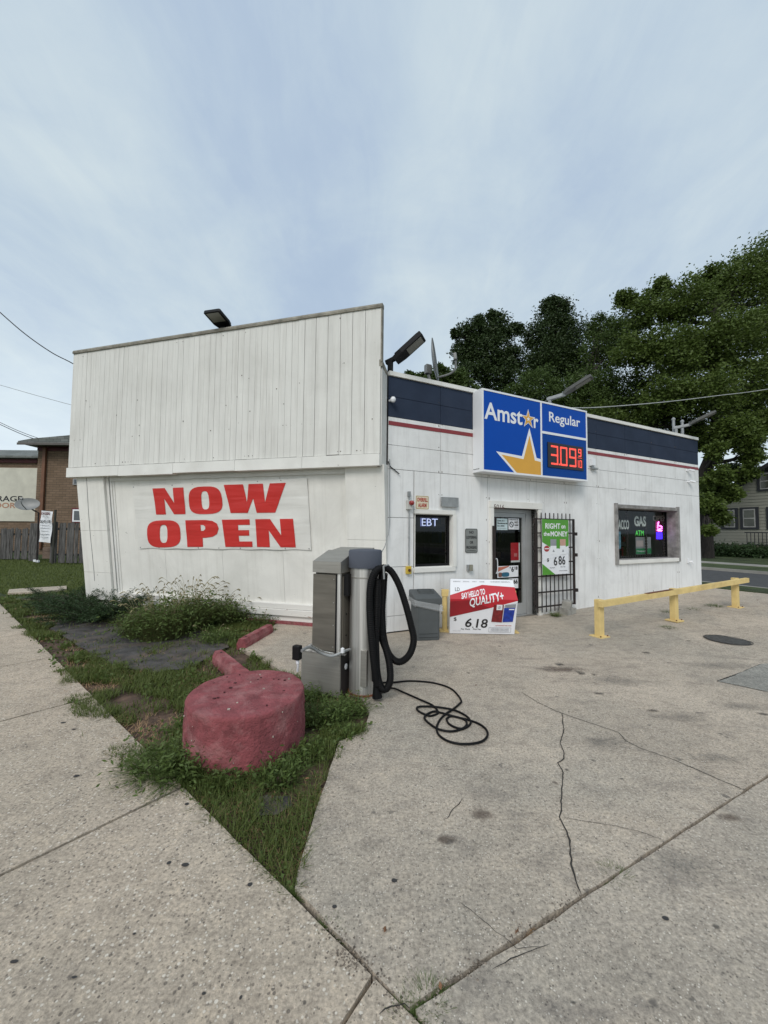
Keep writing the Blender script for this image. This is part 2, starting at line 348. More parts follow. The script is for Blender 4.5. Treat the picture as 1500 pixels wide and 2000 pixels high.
def rrect(x0, x1, z0, z1, r, n=5):
    o = []
    for cx, cz, a0 in ((x1-r, z1-r, 0), (x0+r, z1-r, 90), (x0+r, z0+r, 180), (x1-r, z0+r, 270)):
        for i in range(n+1):
            a = math.radians(a0+90*i/n); o.append((cx+r*math.cos(a), cz+r*math.sin(a)))
    return o
def star(cx, cz, r, ri=.382, rot=90, n=5, sx=1):
    return [(cx+sx*(r if i % 2 == 0 else r*ri)*math.cos(math.radians(rot+36*i)), cz+(r if i % 2 == 0 else r*ri)*math.sin(math.radians(rot+36*i))) for i in range(10)]

# ================================================================== GROUND
def in_poly(x, y, poly_):
    inside = np.zeros(len(x), bool); n = len(poly_); j = n-1
    for i in range(n):
        xi, yi = poly_[i]; xj, yj = poly_[j]
        c = ((yi > y) != (yj > y)) & (x < (xj-xi)*(y-yi)/(yj-yi+1e-12)+xi); inside ^= c; j = i
    return inside
def slab(name, pts, mat, z=0.0, thick=.08, jag=.004, seg=.12, parent=None, **props):
    """flat poured piece following the ground, slightly ragged edge"""
    pp = []
    n = len(pts)
    for i in range(n):
        a = Vector(pts[i][:2]); b = Vector(pts[(i+1) % n][:2]); L = (b-a).length; k = max(1, min(120, int(L/seg)))
        nx = Vector(((b-a).y, -(b-a).x)).normalized() if L > 0 else Vector((0, 0))
        for j in range(k):
            q = a+(b-a)*j/k; d = jag*(mnoise.noise(Vector((q.x*6, q.y*6, 3)))*1.4+mnoise.noise(Vector((q.x*25, q.y*25, 1)))*.8) if j else 0
            pp.append(q+nx*d)
    bm = bmesh.new(); vs = [bm.verts.new((p.x, p.y, 0)) for p in pp]; f = bm.faces.new(vs); f.normal_update()
    if f.normal.z < 0: f.normal_flip()
    us = [(p.x-C0.x)*RD.x+(p.y-C0.y)*RD.y for p in pp]
    if max(us) > 3:
        bmesh.ops.triangulate(bm, faces=bm.faces[:])
        for u in np.arange(3, 10.5, .75):
            if min(us) < u < max(us):
                bmesh.ops.bisect_plane(bm, geom=bm.verts[:]+bm.edges[:]+bm.faces[:], plane_co=C0+RD*u, plane_no=RD)
    if thick:
        r = bmesh.ops.extrude_face_region(bm, geom=bm.faces[:])
        for v in r['geom']:
            if isinstance(v, bmesh.types.BMVert): v.co.z += thick
        for v in bm.verts: v.co.z -= thick
    for v in bm.verts: v.co.z += gz(v.co.x, v.co.y)+z
    bmesh.ops.recalc_face_normals(bm, faces=bm.faces[:])
    me = bpy.data.meshes.new(name); bm.to_mesh(me); bm.free(); me.materials.append(mat)
    o = bpy.data.objects.new(name, me); link(o, parent); setprops(o, **props); return o

WALK = concrete('sidewalk_concrete', (.515, .435, .345), peb=.72, stain=.35, pscale=75, tone2=(.41, .36, .29))
APRON = concrete('apron_concrete', (.51, .435, .35), peb=.55, stain=.8, pscale=120, tone2=(.36, .33, .28))
APRON2 = concrete('apron_concrete_grey', (.485, .42, .345), peb=.48, stain=.9, pscale=120, tone2=(.38, .35, .295))
PATCHC = concrete('patch_concrete_dark', (.33, .32, .285), peb=.2, stain=.8, pscale=110)
FARC = pmat('far_concrete', (.30, .29, .26), .9, var=.15, vscale=2)

def uw(u, w_, z=0): 
    p = C0+RD*u+RN*w_; return (p.x, p.y, z)
# wide ground sheet to the horizon
g = MB()
xs = [-600, -60, -25, -12, -5, 0, 2, 4, 6, 8, 10, 13, 18, 30, 70, 600]; ys = [-600, -60, -20, -8, 0, 3, 5, 7, 9, 12, 16, 22, 30, 60, 600]
g.add([(x, y, gz(x, y)-.07) for y in ys for x in xs], [(j*len(xs)+i, j*len(xs)+i+1, (j+1)*len(xs)+i+1, (j+1)*len(xs)+i) for j in range(len(ys)-1) for i in range(len(xs)-1)])
g.build('ground', LAWN, kind='structure')
# sidewalk: edge line and joints
E0 = P(788, 1962).xy; ED = (P(118, 1296).xy-E0).normalized(); EN = Vector((-ED.y, ED.x))
if EN.x > 0: EN = -EN
def et(px, py): return (P(px, py).xy-E0).dot(ED)
sw = bpy.data.objects.new('sidewalk', None); link(sw); sw['kind'] = 'structure'
joints = [-2.05, et(762, 1938), et(288, 1570), et(147, 1370), et(113, 1281)]
while joints[-1] < 20: joints.append(joints[-1]+1.75)
J_1 = joints[1]; print('joints', [round(j, 2) for j in joints[:6]])
for a, b in zip(joints[:-1], joints[1:]):
    gp = .011
    q = [E0+ED*(a+gp)+EN*.006, E0+ED*(b-gp)+EN*.006, E0+ED*(b-gp)+EN*2.4, E0+ED*(a+gp)+EN*2.4]
    if a == J_1: q = [E0+ED*(a+.09)+EN*.006]+q[1:3]+[E0+ED*(a-.08)+EN*2.4]
    if b == J_1: q = [q[0], E0+ED*(b+.07)+EN*.006, E0+ED*(b-.1)+EN*2.4, q[3]]
    slab('slab', q, WALK, parent=sw)
# soil bed under joints and planting triangle
slab('soil', [E0-ED*4-EN*4, E0-ED*4+EN*3, E0+ED*12+EN*3, E0+ED*12-EN*5, Vector((9, 9)), Vector((9, -1))], SOIL, z=-.045, thick=0, kind='structure')
# forecourt slabs; joint J parallel to the shop front
J0 = P(800, 1972); J1 = P(1500, 1515); JD = (J1-J0); JD.z = 0; JD.normalize(); JN = Vector((-JD.y, JD.x, 0))
sidel = [P(*q) for q in ((576, 1735), (582, 1700), (597, 1650), (628, 1550), (662, 1448), (712, 1428), (722, 1392), (700, 1352), (640, 1348), (592, 1335), (562, 1318), (505, 1283), (468, 1266), (500, 1247), (528, 1228), (545, 1214))]
cb_ = LF @ Vector((5.1, .42, 0)); cc_ = LF @ Vector((6.764, .42, 0))
fc = bpy.data.objects.new('forecourt', None); link(fc); fc['kind'] = 'structure'
gp = .008
topJ = [J0+JN*gp, J0+JD*9.0+JN*gp]
Wn = .95   # near-wall slab width
A = [p.xy for p in sidel]+[cb_.xy, cc_.xy, (C0+RN*.02).xy]
A += [(C0+RD*3.1+RN*.02).xy, (C0+RD*3.1-RN*(Wn-gp)).xy]
# slab A (large, foreground) bounded by J and the near-wall strip
far_u = 10.4
A += [(C0+RD*far_u-RN*(Wn+gp)).xy, (C0+RD*far_u-RN*3.9).xy, (J0+JD*9.6+JN*gp).xy, (J0+JN*gp+JD*.0).xy]
slab('slab', [Vector(a) for a in A], APRON, parent=fc, jag=.006)
slab('slab', [Vector(uw(3.1+gp, .02)[:2]), Vector(uw(far_u, .02)[:2]), Vector(uw(far_u, -(Wn-gp))[:2]), Vector(uw(3.1+gp, -(Wn-gp))[:2])], APRON, parent=fc, jag=.006, z=-.006)
B = [(J0-JN*gp+JD*.02).xy, (J0+JD*9.6-JN*gp).xy, (J0+JD*9.6-JN*4).xy, E0-ED*4+Vector((.012, .0)), E0-ED*.05+Vector((.012, 0))]
slab('slab', [Vector(b) for b in B], APRON2, parent=fc, jag=.006)
# darker repair patch at right
pt = [P(1400, 1331), P(1440, 1317), P(1487, 1297), P(1560, 1292), P(1640, 1350), P(1560, 1358), P(1500, 1352), P(1450, 1341)]
slab('repair_patch', [p.xy for p in pt], PATCHC, z=.004, thick=0, parent=fc)
# cracks: dark surface ribbons laid on the slabs
CRK = pmat('crack_dark', (.035, .032, .028), .95, var=.3)
def ribbon(path, wd, name='crack', mat=CRK, z=.004, wob=.25, step=.03):
    pts = [P(*p) for p in path]; fine = []
    for a, b in zip(pts[:-1], pts[1:]):
        k = max(2, int((b-a).length/step))
        for j in range(k): fine.append(a.lerp(b, j/k))
    fine.append(pts[-1]); m = MB(); vs = []
    for i, p in enumerate(fine):
        t = (fine[min(i+1, len(fine)-1)]-fine[max(i-1, 0)]); n = Vector((-t.y, t.x, 0)).normalized()
        p = p+n*(mnoise.noise(Vector((p.x*22, p.y*22, 5)))*.012*wob*4)
        wv = wd*(.55+.9*abs(mnoise.noise(Vector((p.x*14, p.y*14, 9)))))
        if i in (0, len(fine)-1): wv *= .2
        for s_ in (-1, 1):
            q = p+n*s_*wv*.5; vs.append((q.x, q.y, gz(q.x, q.y)+z))
    m.add(vs, [(2*i, 2*i+1, 2*i+3, 2*i+2) for i in range(len(fine)-1)])
    return m.build(name, mat, fc)
ribbon([(1098, 1393), (1099, 1412), (1102, 1425), (1096, 1441), (1094, 1452), (1101, 1468), (1102, 1482), (1091, 1491), (1100, 1510), (1098, 1535), (1096, 1560), (1095, 1597), (1108, 1625), (1114, 1660), (1119, 1700), (1133, 1748)], .010)
ribbon([(1018, 1352), (1050, 1372), (1085, 1389), (1130, 1405), (1175, 1420), (1208, 1431), (1222, 1447), (1250, 1462), (1310, 1482), (1370, 1508), (1440, 1538), (1456, 1545)], .008, wob=.15)
ribbon([(1098, 1597), (1150, 1606), (1200, 1614), (1245, 1624), (1290, 1640)], .004, wob=.1)
ribbon([(895, 1760), (1010, 1855), (1060, 1850)], .003)
ribbon([(960, 1895), (1010, 1868), (1075, 1845)], .004, wob=.15)
ribbon([(740, 1985), (765, 1968), (790, 1960), (800, 1975)], .006)
ribbon([(870, 1600), (905, 1560)], .006)
ribbon([(1400, 1331), (1440, 1317), (1487, 1297)], .02, wob=.1)
ribbon([(1400, 1331), (1450, 1341), (1500, 1352)], .01, wob=.1)
# stains that have their own outline
STN = pmat('oil_stain', (.085, .08, .072), .8, var=.3, vscale=9)
STN2 = pmat('rust_stain', (.15, .115, .095), .85, var=.3, vscale=9)
def softmat(name, col, amax, edge):
    m = bpy.data.materials.new(name); m.use_nodes = True; t = m.node_tree; b = t.nodes['Principled BSDF']; v = t.nodes.new('ShaderNodeTexCoord').outputs['Object']
    ln = t.nodes.new('ShaderNodeVectorMath'); ln.operation = 'LENGTH'; t.links.new(v, ln.inputs[0]); gv = t.nodes.new('ShaderNodeNewGeometry').outputs['Position']
    n = noise(t, gv, 18, 5, .7); d = M('ADD', ln.outputs['Value'], M('MULTIPLY', M('SUBTRACT', n, .5, tree=t), 1.1, tree=t), tree=t)
    al = M('MULTIPLY', ramp(t, d, [(max(0, .72-edge), (1, 1, 1)), (.74, (0, 0, 0))]), amax, tree=t); t.links.new(al, b.inputs['Alpha']); b.inputs['Base Color'].default_value = (*col, 1); b.inputs['Roughness'].default_value = .8; return m
STN = softmat('oil_stain_soft', (.07, .065, .058), .60, .5); STN2 = softmat('rust_stain_soft', (.12, .085, .065), .55, .55); STN3 = softmat('faint_grey_stain', (.12, .12, .115), .30, .7); GUM = softmat('gum_spot', (.035, .034, .034), .92, .12)
def blot(px, py, rx, ry, mat, k=20):
    c = P(px, py); e = P(px+rx, py); f = P(px, py-ry); r1 = (e-c).length; r2 = abs(f.y-c.y)
    m = MB(); m.add([(1.35*math.cos(6.2832*i/k), 1.35*math.sin(6.2832*i/k), 0) for i in range(k)], [tuple(range(k))])
    fx = P(px+rx*.1, py)-c; tz = (gz(c.x+.1, c.y)-gz(c.x-.1, c.y))/.2; tzy = (gz(c.x, c.y+.1)-gz(c.x, c.y-.1))/.2
    return m.build('stain', mat, fc, Matrix(((r1, 0, 0, c.x), (0, r2, 0, c.y), (tz*r1, tzy*r2, 1, c.z+.0035), (0, 0, 0, 1))))
for q in ((1170, 1355, 15, 4, STN), (1135, 1315, 12, 6, STN), (1093, 1298, 14, 5, STN), (1160, 1318, 8, 4, STN), (1427, 1598, 36, 14, STN2), (1085, 1530, 8, 7, STN2), (770, 1721, 8, 6, GUM), (653, 1772, 8, 6, GUM),
          (1107, 1504, 6, 4, STN), (1215, 1522, 7, 3, STN), (1262, 1275, 14, 3, STN), (940, 1590, 40, 18, STN2), (870, 1640, 30, 14, STN2), (1275, 1388, 20, 4, STN), (1345, 1252, 9, 2, STN), (1300, 1795, 10, 7, GUM), (1100, 1308, 75, 10, STN2), (1330, 1400, 90, 18, STN3), (1450, 1380, 80, 14, STN3), (1180, 1450, 80, 16, STN3), (1400, 1480, 80, 16, STN3), (1330, 1690, 120, 50, STN3), (1200, 1330, 120, 16, STN3), (1400, 1300, 120, 12, STN3), (1400, 1812, 12, 9, STN), (1490, 1395, 16, 5, STN), (915, 1315, 6, 2, STN), (1120, 1960, 9, 5, STN)):
    blot(*q)
for q in ((488, 1729, 8, 7), (362, 1690, 12, 6), (365, 1571, 6, 4), (28, 1880, 12, 6), (145, 1910, 7, 4), (398, 1942, 5, 4), (470, 1950, 4, 7), (123, 1412, 8, 2), (144, 1425, 7, 2), (150, 1516, 8, 4), (330, 1686, 6, 5), (262, 1825, 5, 4)):
    blot(*q, GUM)
# street system beyond the shop (parallel strips in the shop-front frame)
def strip(name, u0, u1, mat, z0, thick, w0=-40, w1=70, **props):
    m = MB(); P4 = [uw(u0, w0), uw(u1, w0), uw(u1, w1), uw(u0, w1)]
    m.prism_z([(p[0], p[1]) for p in P4], z0-thick, z0); return m.build(name, mat, **props)
strip('street', 11.75, 17.3, ASPH, .105, .1, kind='structure')
strip('kerb', 11.6, 11.75, FARC, .175, .2, kind='structure')
strip('kerb', 17.3, 17.45, FARC, .215, .25, kind='structure')
strip('grass_verge', 17.45, 20.2, LAWN, .205, .2, kind='structure')
strip('far_sidewalk', 20.2, 21.5, FARC, .222, .2, kind='structure')
strip('front_lawn', 21.5, 60, LAWN, .215, .2, kind='structure')
strip('grass_verge', 10.45, 11.6, LAWN, .165, .15, kind='structure')
# left path crossing the lawn
slab('path', [P(15, 1158).xy, P(68, 1156).xy, P(130, 1150).xy, P(130, 1144).xy, P(60, 1148).xy, P(18, 1151).xy], WALK, z=.0, thick=.05, kind='structure')
# manhole
mc = P(1421, 1250); cov = thing('manhole_cover', 'round dark iron manhole cover set in the concrete forecourt', 'manhole cover', Matrix.Translation((mc.x, mc.y, mc.z)))
IRON = pmat('manhole_iron', (.085, .083, .078), .6, metal=.3, var=.3, vscale=20, bump=.5, bscale=60)
MB().lathe([(.27, .001), (.27, .008), (.255, .010), (.25, .006), (0.0, .006)], 32).build('lid', IRON, cov)
MB().lathe([(.30, .001), (.30, .006), (.275, .006), (.275, .001)], 32).build('rim', STN, cov)

# ================================================================== SHOP BUILDING
shop = thing('store_building', 'low white panel-clad corner shop with navy band and tall boarded fascia', 'shop', FR_)
def rw(px, py, off=0): return hit(FR_, px, py, off)
def rects_minus(u0, u1, z0, z1, ops):
    rs = [(u0, u1, z0, z1)]
    for a, b, c, d in ops:
        nr = []
        for (p, q, r, s) in rs:
            if a >= q or b <= p or c >= s or d <= r: nr.append((p, q, r, s)); continue
            if p < a: nr.append((p, a, r, s))
            if b < q: nr.append((b, q, r, s))
            m0, m1 = max(p, a), min(q, b)
            if r < c: nr.append((m0, m1, r, c))
            if d < s: nr.append((m0, m1, d, s))
        rs = nr
    return rs
# openings (u0,u1,z0,z1)
w1 = (rw(809, 1000)[0], rw(886, 1000)[0], rw(850, 1111)[1], rw(850, 1001)[1])
dr = (rw(960, 1000)[0], rw(1048, 1000)[0], -.02, rw(1000, 993)[1])
w2 = (rw(1201, 1000)[0], rw(1322, 1000)[0], rw(1260, 1096)[1], rw(1260, 991)[1])
OPS = [w1, dr, w2]
ZT = 4.41; zn1, znm, zn0 = 4.33, 3.98, 3.63; zr1, zr0 = 3.555, 3.485; zs1, zs2 = 3.15, 2.74
UJ = [0, 1.06, 2.16, 3.26, 4.34, 5.43, 6.5, 7.57, 8.7, WL]
def panels(u0, u1, z0, z1, mat, g=.004, y=0, th=.02, name='wall_panel', clipops=True):
    jit = random.uniform(-.002, .0025)
    for (a, b, c, d) in rects_minus(u0+g, u1-g, z0+g, z1-g, OPS if clipops else []):
        if b-a > .01 and d-c > .01: MB().box(a, b, y+jit, th, c, d).build(name, mat, shop)
for a, b in zip(UJ[:-1], UJ[1:]):
    panels(a, b, znm, zn1, NAVY); panels(a, b, zn0, znm, NAVY)
    panels(a, b, zs1, zn0, WHITE); panels(a, b, zs2, zs1, WHITE)
    if a == 0:
        for c, d in ((.02, .28), (.28, 1.09), (1.09, 1.92), (1.92, zs2)): panels(0, .506, c, d, WHITE)
        panels(.506, 1.06, -.03, zs2, WHITE)
    elif a == 6.5:
        panels(a, 7.57, -.05, zs2, WHITE)
    else: panels(a, b, -.05, zs2, WHITE)
for i, (a, b) in enumerate(zip(UJ[:-1], UJ[1:])):
    MB().box(a+.003, b-.003, -.006, .0, zr0, zr1).build('red_stripe', REDSTRIPE, shop)
    MB().box(a+.002, b-.002, -.03, .10, zn1+.004, ZT, .004).build('roof_edging', WHITE3, shop)
m = MB()
for (a, b, c, d) in rects_minus(0.0, WL-.02, -.1, ZT-.05, OPS): m.box(a, b, .022, .2, c, d)
m.build('wall_core', DARK, shop)
# hidden walls and roof
bk = 8.0
pA = LF @ Vector((0.12, .45, 0)); pB = Vector(uw(WL, bk))
inv = FR_.inverted(); a1 = inv @ (LF @ Vector((.12, .45, 0))); a2 = inv @ (LF @ Vector((.12, 8.5, 0)))
MB().box(WL-.02, WL, .02, bk, -.1, ZT-.02).build('end_wall', WHITE, shop)
m = MB(); m.prism_z([(WL, bk), (WL, bk-.2), (a2.x, a2.y-.2), (a2.x, a2.y)], -.1, 4.3); m.build('rear_wall', WHITE, shop)
m = MB(); m.prism_z([(a1.x, a1.y), (a1.x+.2, a1.y), (a2.x+.2, a2.y), (a2.x, a2.y)], -.1, 4.3); m.build('side_wall', WHITE, shop)
m = MB(); m.prism_z([(.05, .2), (WL-.05, .2), (WL-.05, bk), (a2.x, a2.y), (a1.x, a1.y+.1)], 4.2, 4.28); m.build('roof', DARK, shop)
m = MB(); m.prism_z([(.05, .05), (WL-.05, .05), (WL-.05, bk), (a2.x, a2.y), (a1.x, a1.y+.1)], -.04, .0); m.build('floor', pmat('shop_floor', (.2, .19, .17), .4), shop)
INT = pmat('interior_wall', (.10, .095, .08), .9)
MB().box(.3, WL-.3, 3.0, 3.1, 0, 2.9).build('partition', INT, shop)
MB().box(.3, WL-.3, .25, 3.0, 2.85, 2.9).build('ceiling', INT, shop)

# --- left face: tall fascia over a leaning boarded window wall
zb0, zb1, zf = 2.733, 2.936, 5.335
def lf(px, py, off=0): return hit(LF, px, py, off)
edges = [LLEN-.005]
for x in (712, 687, 663.3, 638.6, 614.8, 593): edges.append(lf(x, 780)[0])
u = edges[-1]; d = .121
while u > .13: u -= d; edges.append(max(u, 0))
if edges[-1] > .01: edges.append(0)
edges = sorted(set(edges))
big = [lf(463, 780)[0], lf(237, 780)[0]]
for i, (a, b) in enumerate(zip(edges[:-1], edges[1:])):
    if b-a < .02: continue
    wide = b > edges[-7]-.001 and i >= len(edges)-8
    g_ = .0045 if wide else .0022
    if any(abs(a-q) < .06 for q in big): g_ = .0045
    jz = random.uniform(-.006, .006) if wide else random.uniform(-.002, .002)
    MB().box(a+g_, b-g_*.6, random.uniform(-.0015, .0015)+(0 if wide else .004), .018, zb1+.006+jz, zf+.01).build('plank', WHITE2, shop, LF)
MB().box(0.004, LLEN-.01, .019, .035, zb1-.02, zf).build('fascia_backing', pmat('groove_dark', (.10, .095, .085), .9), shop, LF)
MB().box(0.004, LLEN-.01, .036, .08, zb1-.2, zf).build('fascia_rear', WHITE2, shop, LF)
# bottom board pieces, a little uneven
bu = [0]+[lf(x, 925, .03)[0] for x in (230, 336.6, 457, 589)]+[LLEN]
for i, (a, b) in enumerate(zip(bu[:-1], bu[1:])):
    dz = (0, -.012, .006, 0, .002)[i]
    MB().box(a+.002, b-.002, -.03, .10, zb0+dz, zb1-.008, .004).build('lower_board', WHITE3, shop, LF)
# metal edging pieces on top and down the right edge
k = 9
for i in range(k):
    a, b = LLEN*i/k, LLEN*(i+1)/k
    MB().prism_x([(-.02, zf-.0), (-.024, zf+.035), (-.006, zf+.07), (.085, zf+.07), (.085, zf+.01)], a+.002, b+.006 if i < k-1 else b+.02).build('metal_edging', METALCAP, shop, LF)
MB().box(LLEN-.004, LLEN+.016, -.012, .085, 4.43, zf+.06).build('metal_edging', METALCAP, shop, LF)
# return side below the parapet: narrow grooved strip boards
for i in range(3):
    y0 = .03+i*.10
    MB().prism_x([(y0+.003, zb0+.02), (y0+.097, zb0+.02), (y0+.097, 4.44-.03*(i+1)), (y0+.003, 4.44-.03*i)], LLEN-.02, LLEN+.002*i+.012).build('return_plank', WHITE2, shop, LF)
MB().prism_x([(.02, zb0), (.36, zb0), (.36, 4.3), (.02, 4.40)], LLEN-.06, LLEN-.021).build('return_backing', MATS['groove_dark'], shop, LF)
MB().prism_x([(.0, 4.36), (.34, 4.33), (.34, 4.40), (.0, 4.47)], LLEN-.03, LLEN+.022).build('metal_edging', METALCAP, shop, LF)
# soffit
MB().box(.02, LLEN-.02, .10, .6, zb0+.05, zb0+.09).build('soffit', pmat('soffit_paint', (.5, .5, .47), .7, dirt=.3), shop, LF)
# leaning wall frame
ct, cbm, zlo = .10, .42, .20
tiltv = (LF.to_3x3() @ Vector((0, ct-cbm, zb0-zlo))).normalized()
CLf = frame(LF @ Vector((0, cbm, zlo)), LD, tiltv)
SL = math.hypot(cbm-ct, zb0-zlo)+.04
def cl_(px, py, off=0): return hit(CLf, px, py, off)
ua, ub, uc, ud = .15, .87, 6.08, 6.764
cj = [1.05]+[cl_(x, 1100)[0] for x in (431, 550)]+[uc]
cj = sorted(cj+[2.2]) 
for a, b in zip(cj[:-1], cj[1:]):
    MB().box(a+.002, b-.002, .06, .08, .02, SL).build('wall_panel', WHITE4, shop, CLf)
MB().box(.5, uc+.3, .081, .12, -.1, SL).build('low_wall_backing', DARK, shop, CLf)
zj = [0.0, .58, 1.46, SL]
for a, b in zip(zj[:-1], zj[1:]):
    MB().box(ua, ub, -.03, .10, a+.002, b-.002, .003).build('pillar_panel', WHITE4, shop, CLf)
zj = [0.0, 1.35, SL]
for a, b in zip(zj[:-1], zj[1:]):
    MB().box(uc+.002, ud-.002, -.01, .30, a+.002, b-.002, .003).build('pillar_panel', WHITE4, shop, CLf)
MB().box(ub+.003, ub+.07, .02, .09, .01, SL).build('pillar_trim', WHITE3, shop, CLf)
MB().box(ub+.085, ub+.13, .035, .09, .01, SL).build('pillar_trim', WHITE3, shop, CLf)
MB().box(ub+.132, ub+.18, .05, .09, .01, SL).build('pillar_trim', WHITE3, shop, CLf)
MB().box(.98, uc, .03, .059, SL-.13, SL-.02).build('head_trim', WHITE3, shop, CLf)
# sill ledges and foundation
PEEL = pmat('peeling_red_under_white', (.74, .73, .69), .7, var=.06, vscale=4, bump=.3)
def peel(name, thr):
    m = bpy.data.materials.new(name); m.use_nodes = True; t = m.node_tree; b = t.nodes['Principled BSDF']
    v = t.nodes.new('ShaderNodeTexCoord').outputs['Object']; n = noise(t, mapping(t, v, (2.2, 2.2, 9)), 2.4, 7, .72, .6)
    c = mix(t, ramp(t, n, [(thr, (0, 0, 0)), (thr+.015, (1, 1, 1))]), (.74, .72, .68), ramp(t, noise(t, v, 30, 4), [(.4, (.20, .05, .04)), (.6, (.34, .24, .18))]))
    t.links.new(c, b.inputs['Base Color']); b.inputs['Roughness'].default_value = .75
    bp = t.nodes.new('ShaderNodeBump'); bp.inputs['Distance'].default_value = .005; bp.inputs['Strength'].default_value = .6; t.links.new(n, bp.inputs['Height']); t.links.new(bp.outputs[0], b.inputs['Normal']); return m
PE1 = peel('peeling_paint', .69); PE2 = peel('peeling_paint_heavy', .60)
MB().box(.98, uc+.2, -.01, .10, .075, .165, .004).build('sill_board', PE1, shop, CLf)
MB().box(.98, uc+.2, -.04, .10, -.04, .068, .004).build('sill_ledge', PE2, shop, CLf)
MB().box(.12, ud-.01, .44, .60, -.15, .17).build('foundation', PE1, shop, LF)
MB().box(.12, 6.2, .405, .439, -.1, .055).build('foundation_stripe', REDP, shop, LF)
MB().prism_x([(.36, 0), (.30, .20), (.33, zb0), (.335, 2.73), (.45, 2.73), (.45, 0)], ud-.12, ud-.004).build('corner_board', WHITE, shop, LF)

# --- windows and door
def glazed(name, op, depth, fr_mat, glass, fw=.05, mull=(), sillmat=WHITE3):
    a, b, c, d = op
    f = MB()
    for q in ((a, b, d-fw, d), (a, b, c, c+fw), (a, a+fw, c+fw, d-fw), (b-fw, b, c+fw, d-fw)): f.box(q[0], q[1], depth, depth+.05, q[2], q[3])
    for x in mull: f.box(x-.02, x+.02, depth+.004, depth+.046, c+fw, d-fw)
    fo = f.build(name, fr_mat, shop)
    MB().add([(a+fw, depth+.02, c+fw), (b-fw, depth+.02, c+fw), (b-fw, depth+.02, d-fw), (a+fw, depth+.02, d-fw)], [(0, 1, 2, 3)]).build('pane', glass, fo)
    r = MB(); t = .012
    for q in ((a, b, d-t, d), (a, b, c, c+t), (a, a+t, c+t, d-t), (b-t, b, c+t, d-t)): r.box(q[0], q[1], -.004, depth, q[2], q[3])
    r.build('reveal', sillmat, fo); return fo
f1_ = glazed('window', (w1[0]+.01, w1[1]-.03, w1[2]+.03, w1[3]-.03), .07, BLACK, GLASSD, .055)
a, b, c, d = w1
for q in ((a-.01, b+.02, d-.03, d+.045), (a-.01, b+.02, c-.05, c+.03), (b-.035, b+.045, c+.031, d-.031)):
    MB().box(q[0], q[1], -.035, .02, q[2], q[3], .004).build('window_trim', WHITE3, shop)
MB().box(w1[0], w1[1], 1.0, 1.05, .8, 2.3).build('window_blind', pmat('window_blind_dark', (.055, .05, .03), .8, var=.2, vscale=4), shop)
# big window
a, b, c, d = w2
WOODG = pmat('weathered_grey_wood', (.28, .27, .26), .85, var=.3, vscale=6, bump=.5, dirt=.4)
f2_ = glazed('window', (a+.05, b-.05, c+.05, d-.05), .22, BLACK, GLASS, .035, sillmat=WOODG)
for q in ((a-.03, a+.05, c-.05, d+.06), (b-.05, b+.035, c-.05, d+.06)): MB().box(q[0], q[1], -.05, .20, q[2], q[3], .004).build('window_jamb', WOODG, shop)
MB().box(a+.052, b-.052, -.04, .20, d-.05, d+.035, .004).build('window_head', WOODG, shop)
MB().box(a+.052, b-.052, -.05, .20, c-.04, c+.05, .004).build('window_sill', WHITE3, shop)
# black scroll grille behind the big pane: border of lattice bars
for i in range(4):
    x = a+.12+(b-a-.24)*i/3
    gm = MB(); gm.box(x-.012, x+.012, .27, .29, c+.07, d-.07)
    for k in range(16):
        z = c+.12+(d-c-.24)*k/15; gm.tube([(x+.045*math.cos(t), .28, z+.035*math.sin(t)) for t in np.linspace(0, 2*math.pi, 9)], .006, 4)
    gm.build('grille_upright', BLACKM, f2_)
gm = MB()
for k in range(34):
    x = a+.12+(b-a-.24)*k/33; gm.tube([(x, .28, c+.09+.04*math.sin(t)) for t in np.linspace(0, math.pi, 4)], .006, 4); gm.tube([(x+.02*math.cos(t), .28, c+.10+.03*math.sin(t)) for t in np.linspace(0, 2*math.pi, 7)], .006, 4)
gm.build('grille_scroll', BLACKM, f2_)
# door recess
a, b, c, d = dr
for q in ((a-.06, a+.02, .0, d), (b-.0, b+.10, -.04, d)): MB().box(q[0], q[1], -.05, .22, q[2], q[3], .004).build('door_jamb', WHITE3, shop)
MB().box(a-.07, b+.11, -.055, .22, d+.002, d+.13, .004).build('door_head', WHITE3, shop)
da, db, dt = a+.025, b-.005, d-.01
dfr = MB(); dy = .13
dfr.box(da, da+.06, dy, dy+.1, 0, dt); dfr.box(db-.16, db, dy, dy+.1, 0, dt); dfr.box(da+.06, db-.16, dy, dy+.1, dt-.07, dt)
dfo = dfr.build('door_frame', ALU, shop)
ga, gb = da+.065, db-.165
dd = MB(); dd.box(ga, ga+.07, dy+.01, dy+.05, .02, dt-.075); dd.box(gb-.09, gb, dy+.01, dy+.05, .02, dt-.075); dd.box(ga+.07, gb-.09, dy+.01, dy+.05, dt-.16, dt-.075); dd.box(ga+.07, gb-.09, dy+.01, dy+.05, .02, .24)
door = dd.build('door', ALU, shop)
MB().add([(ga+.07, dy+.03, .24), (gb-.09, dy+.03, .24), (gb-.09, dy+.03, dt-.16), (ga+.07, dy+.03, dt-.16)], [(0, 1, 2, 3)]).build('pane', GLASS, door)
hz0, hz1 = rw(970, 1118, -.1)[1], rw(970, 1092, -.1)[1]
MB().tube(bez([(ga+.03, dy+.01, hz1), (ga+.04, dy-.07, hz1+.005), (ga+.10, dy-.075, hz1-.01), (ga+.10, dy-.075, hz0+.02), (ga+.04, dy-.07, hz0-.01), (ga+.03, dy+.01, hz0)], 5), .011, 8).build('handle', SIGNW, door, smooth=True)
MB().box(ga+.02, gb-.02, dy-.02, dy+.03, -.02, .012).build('threshold', ALU, shop)
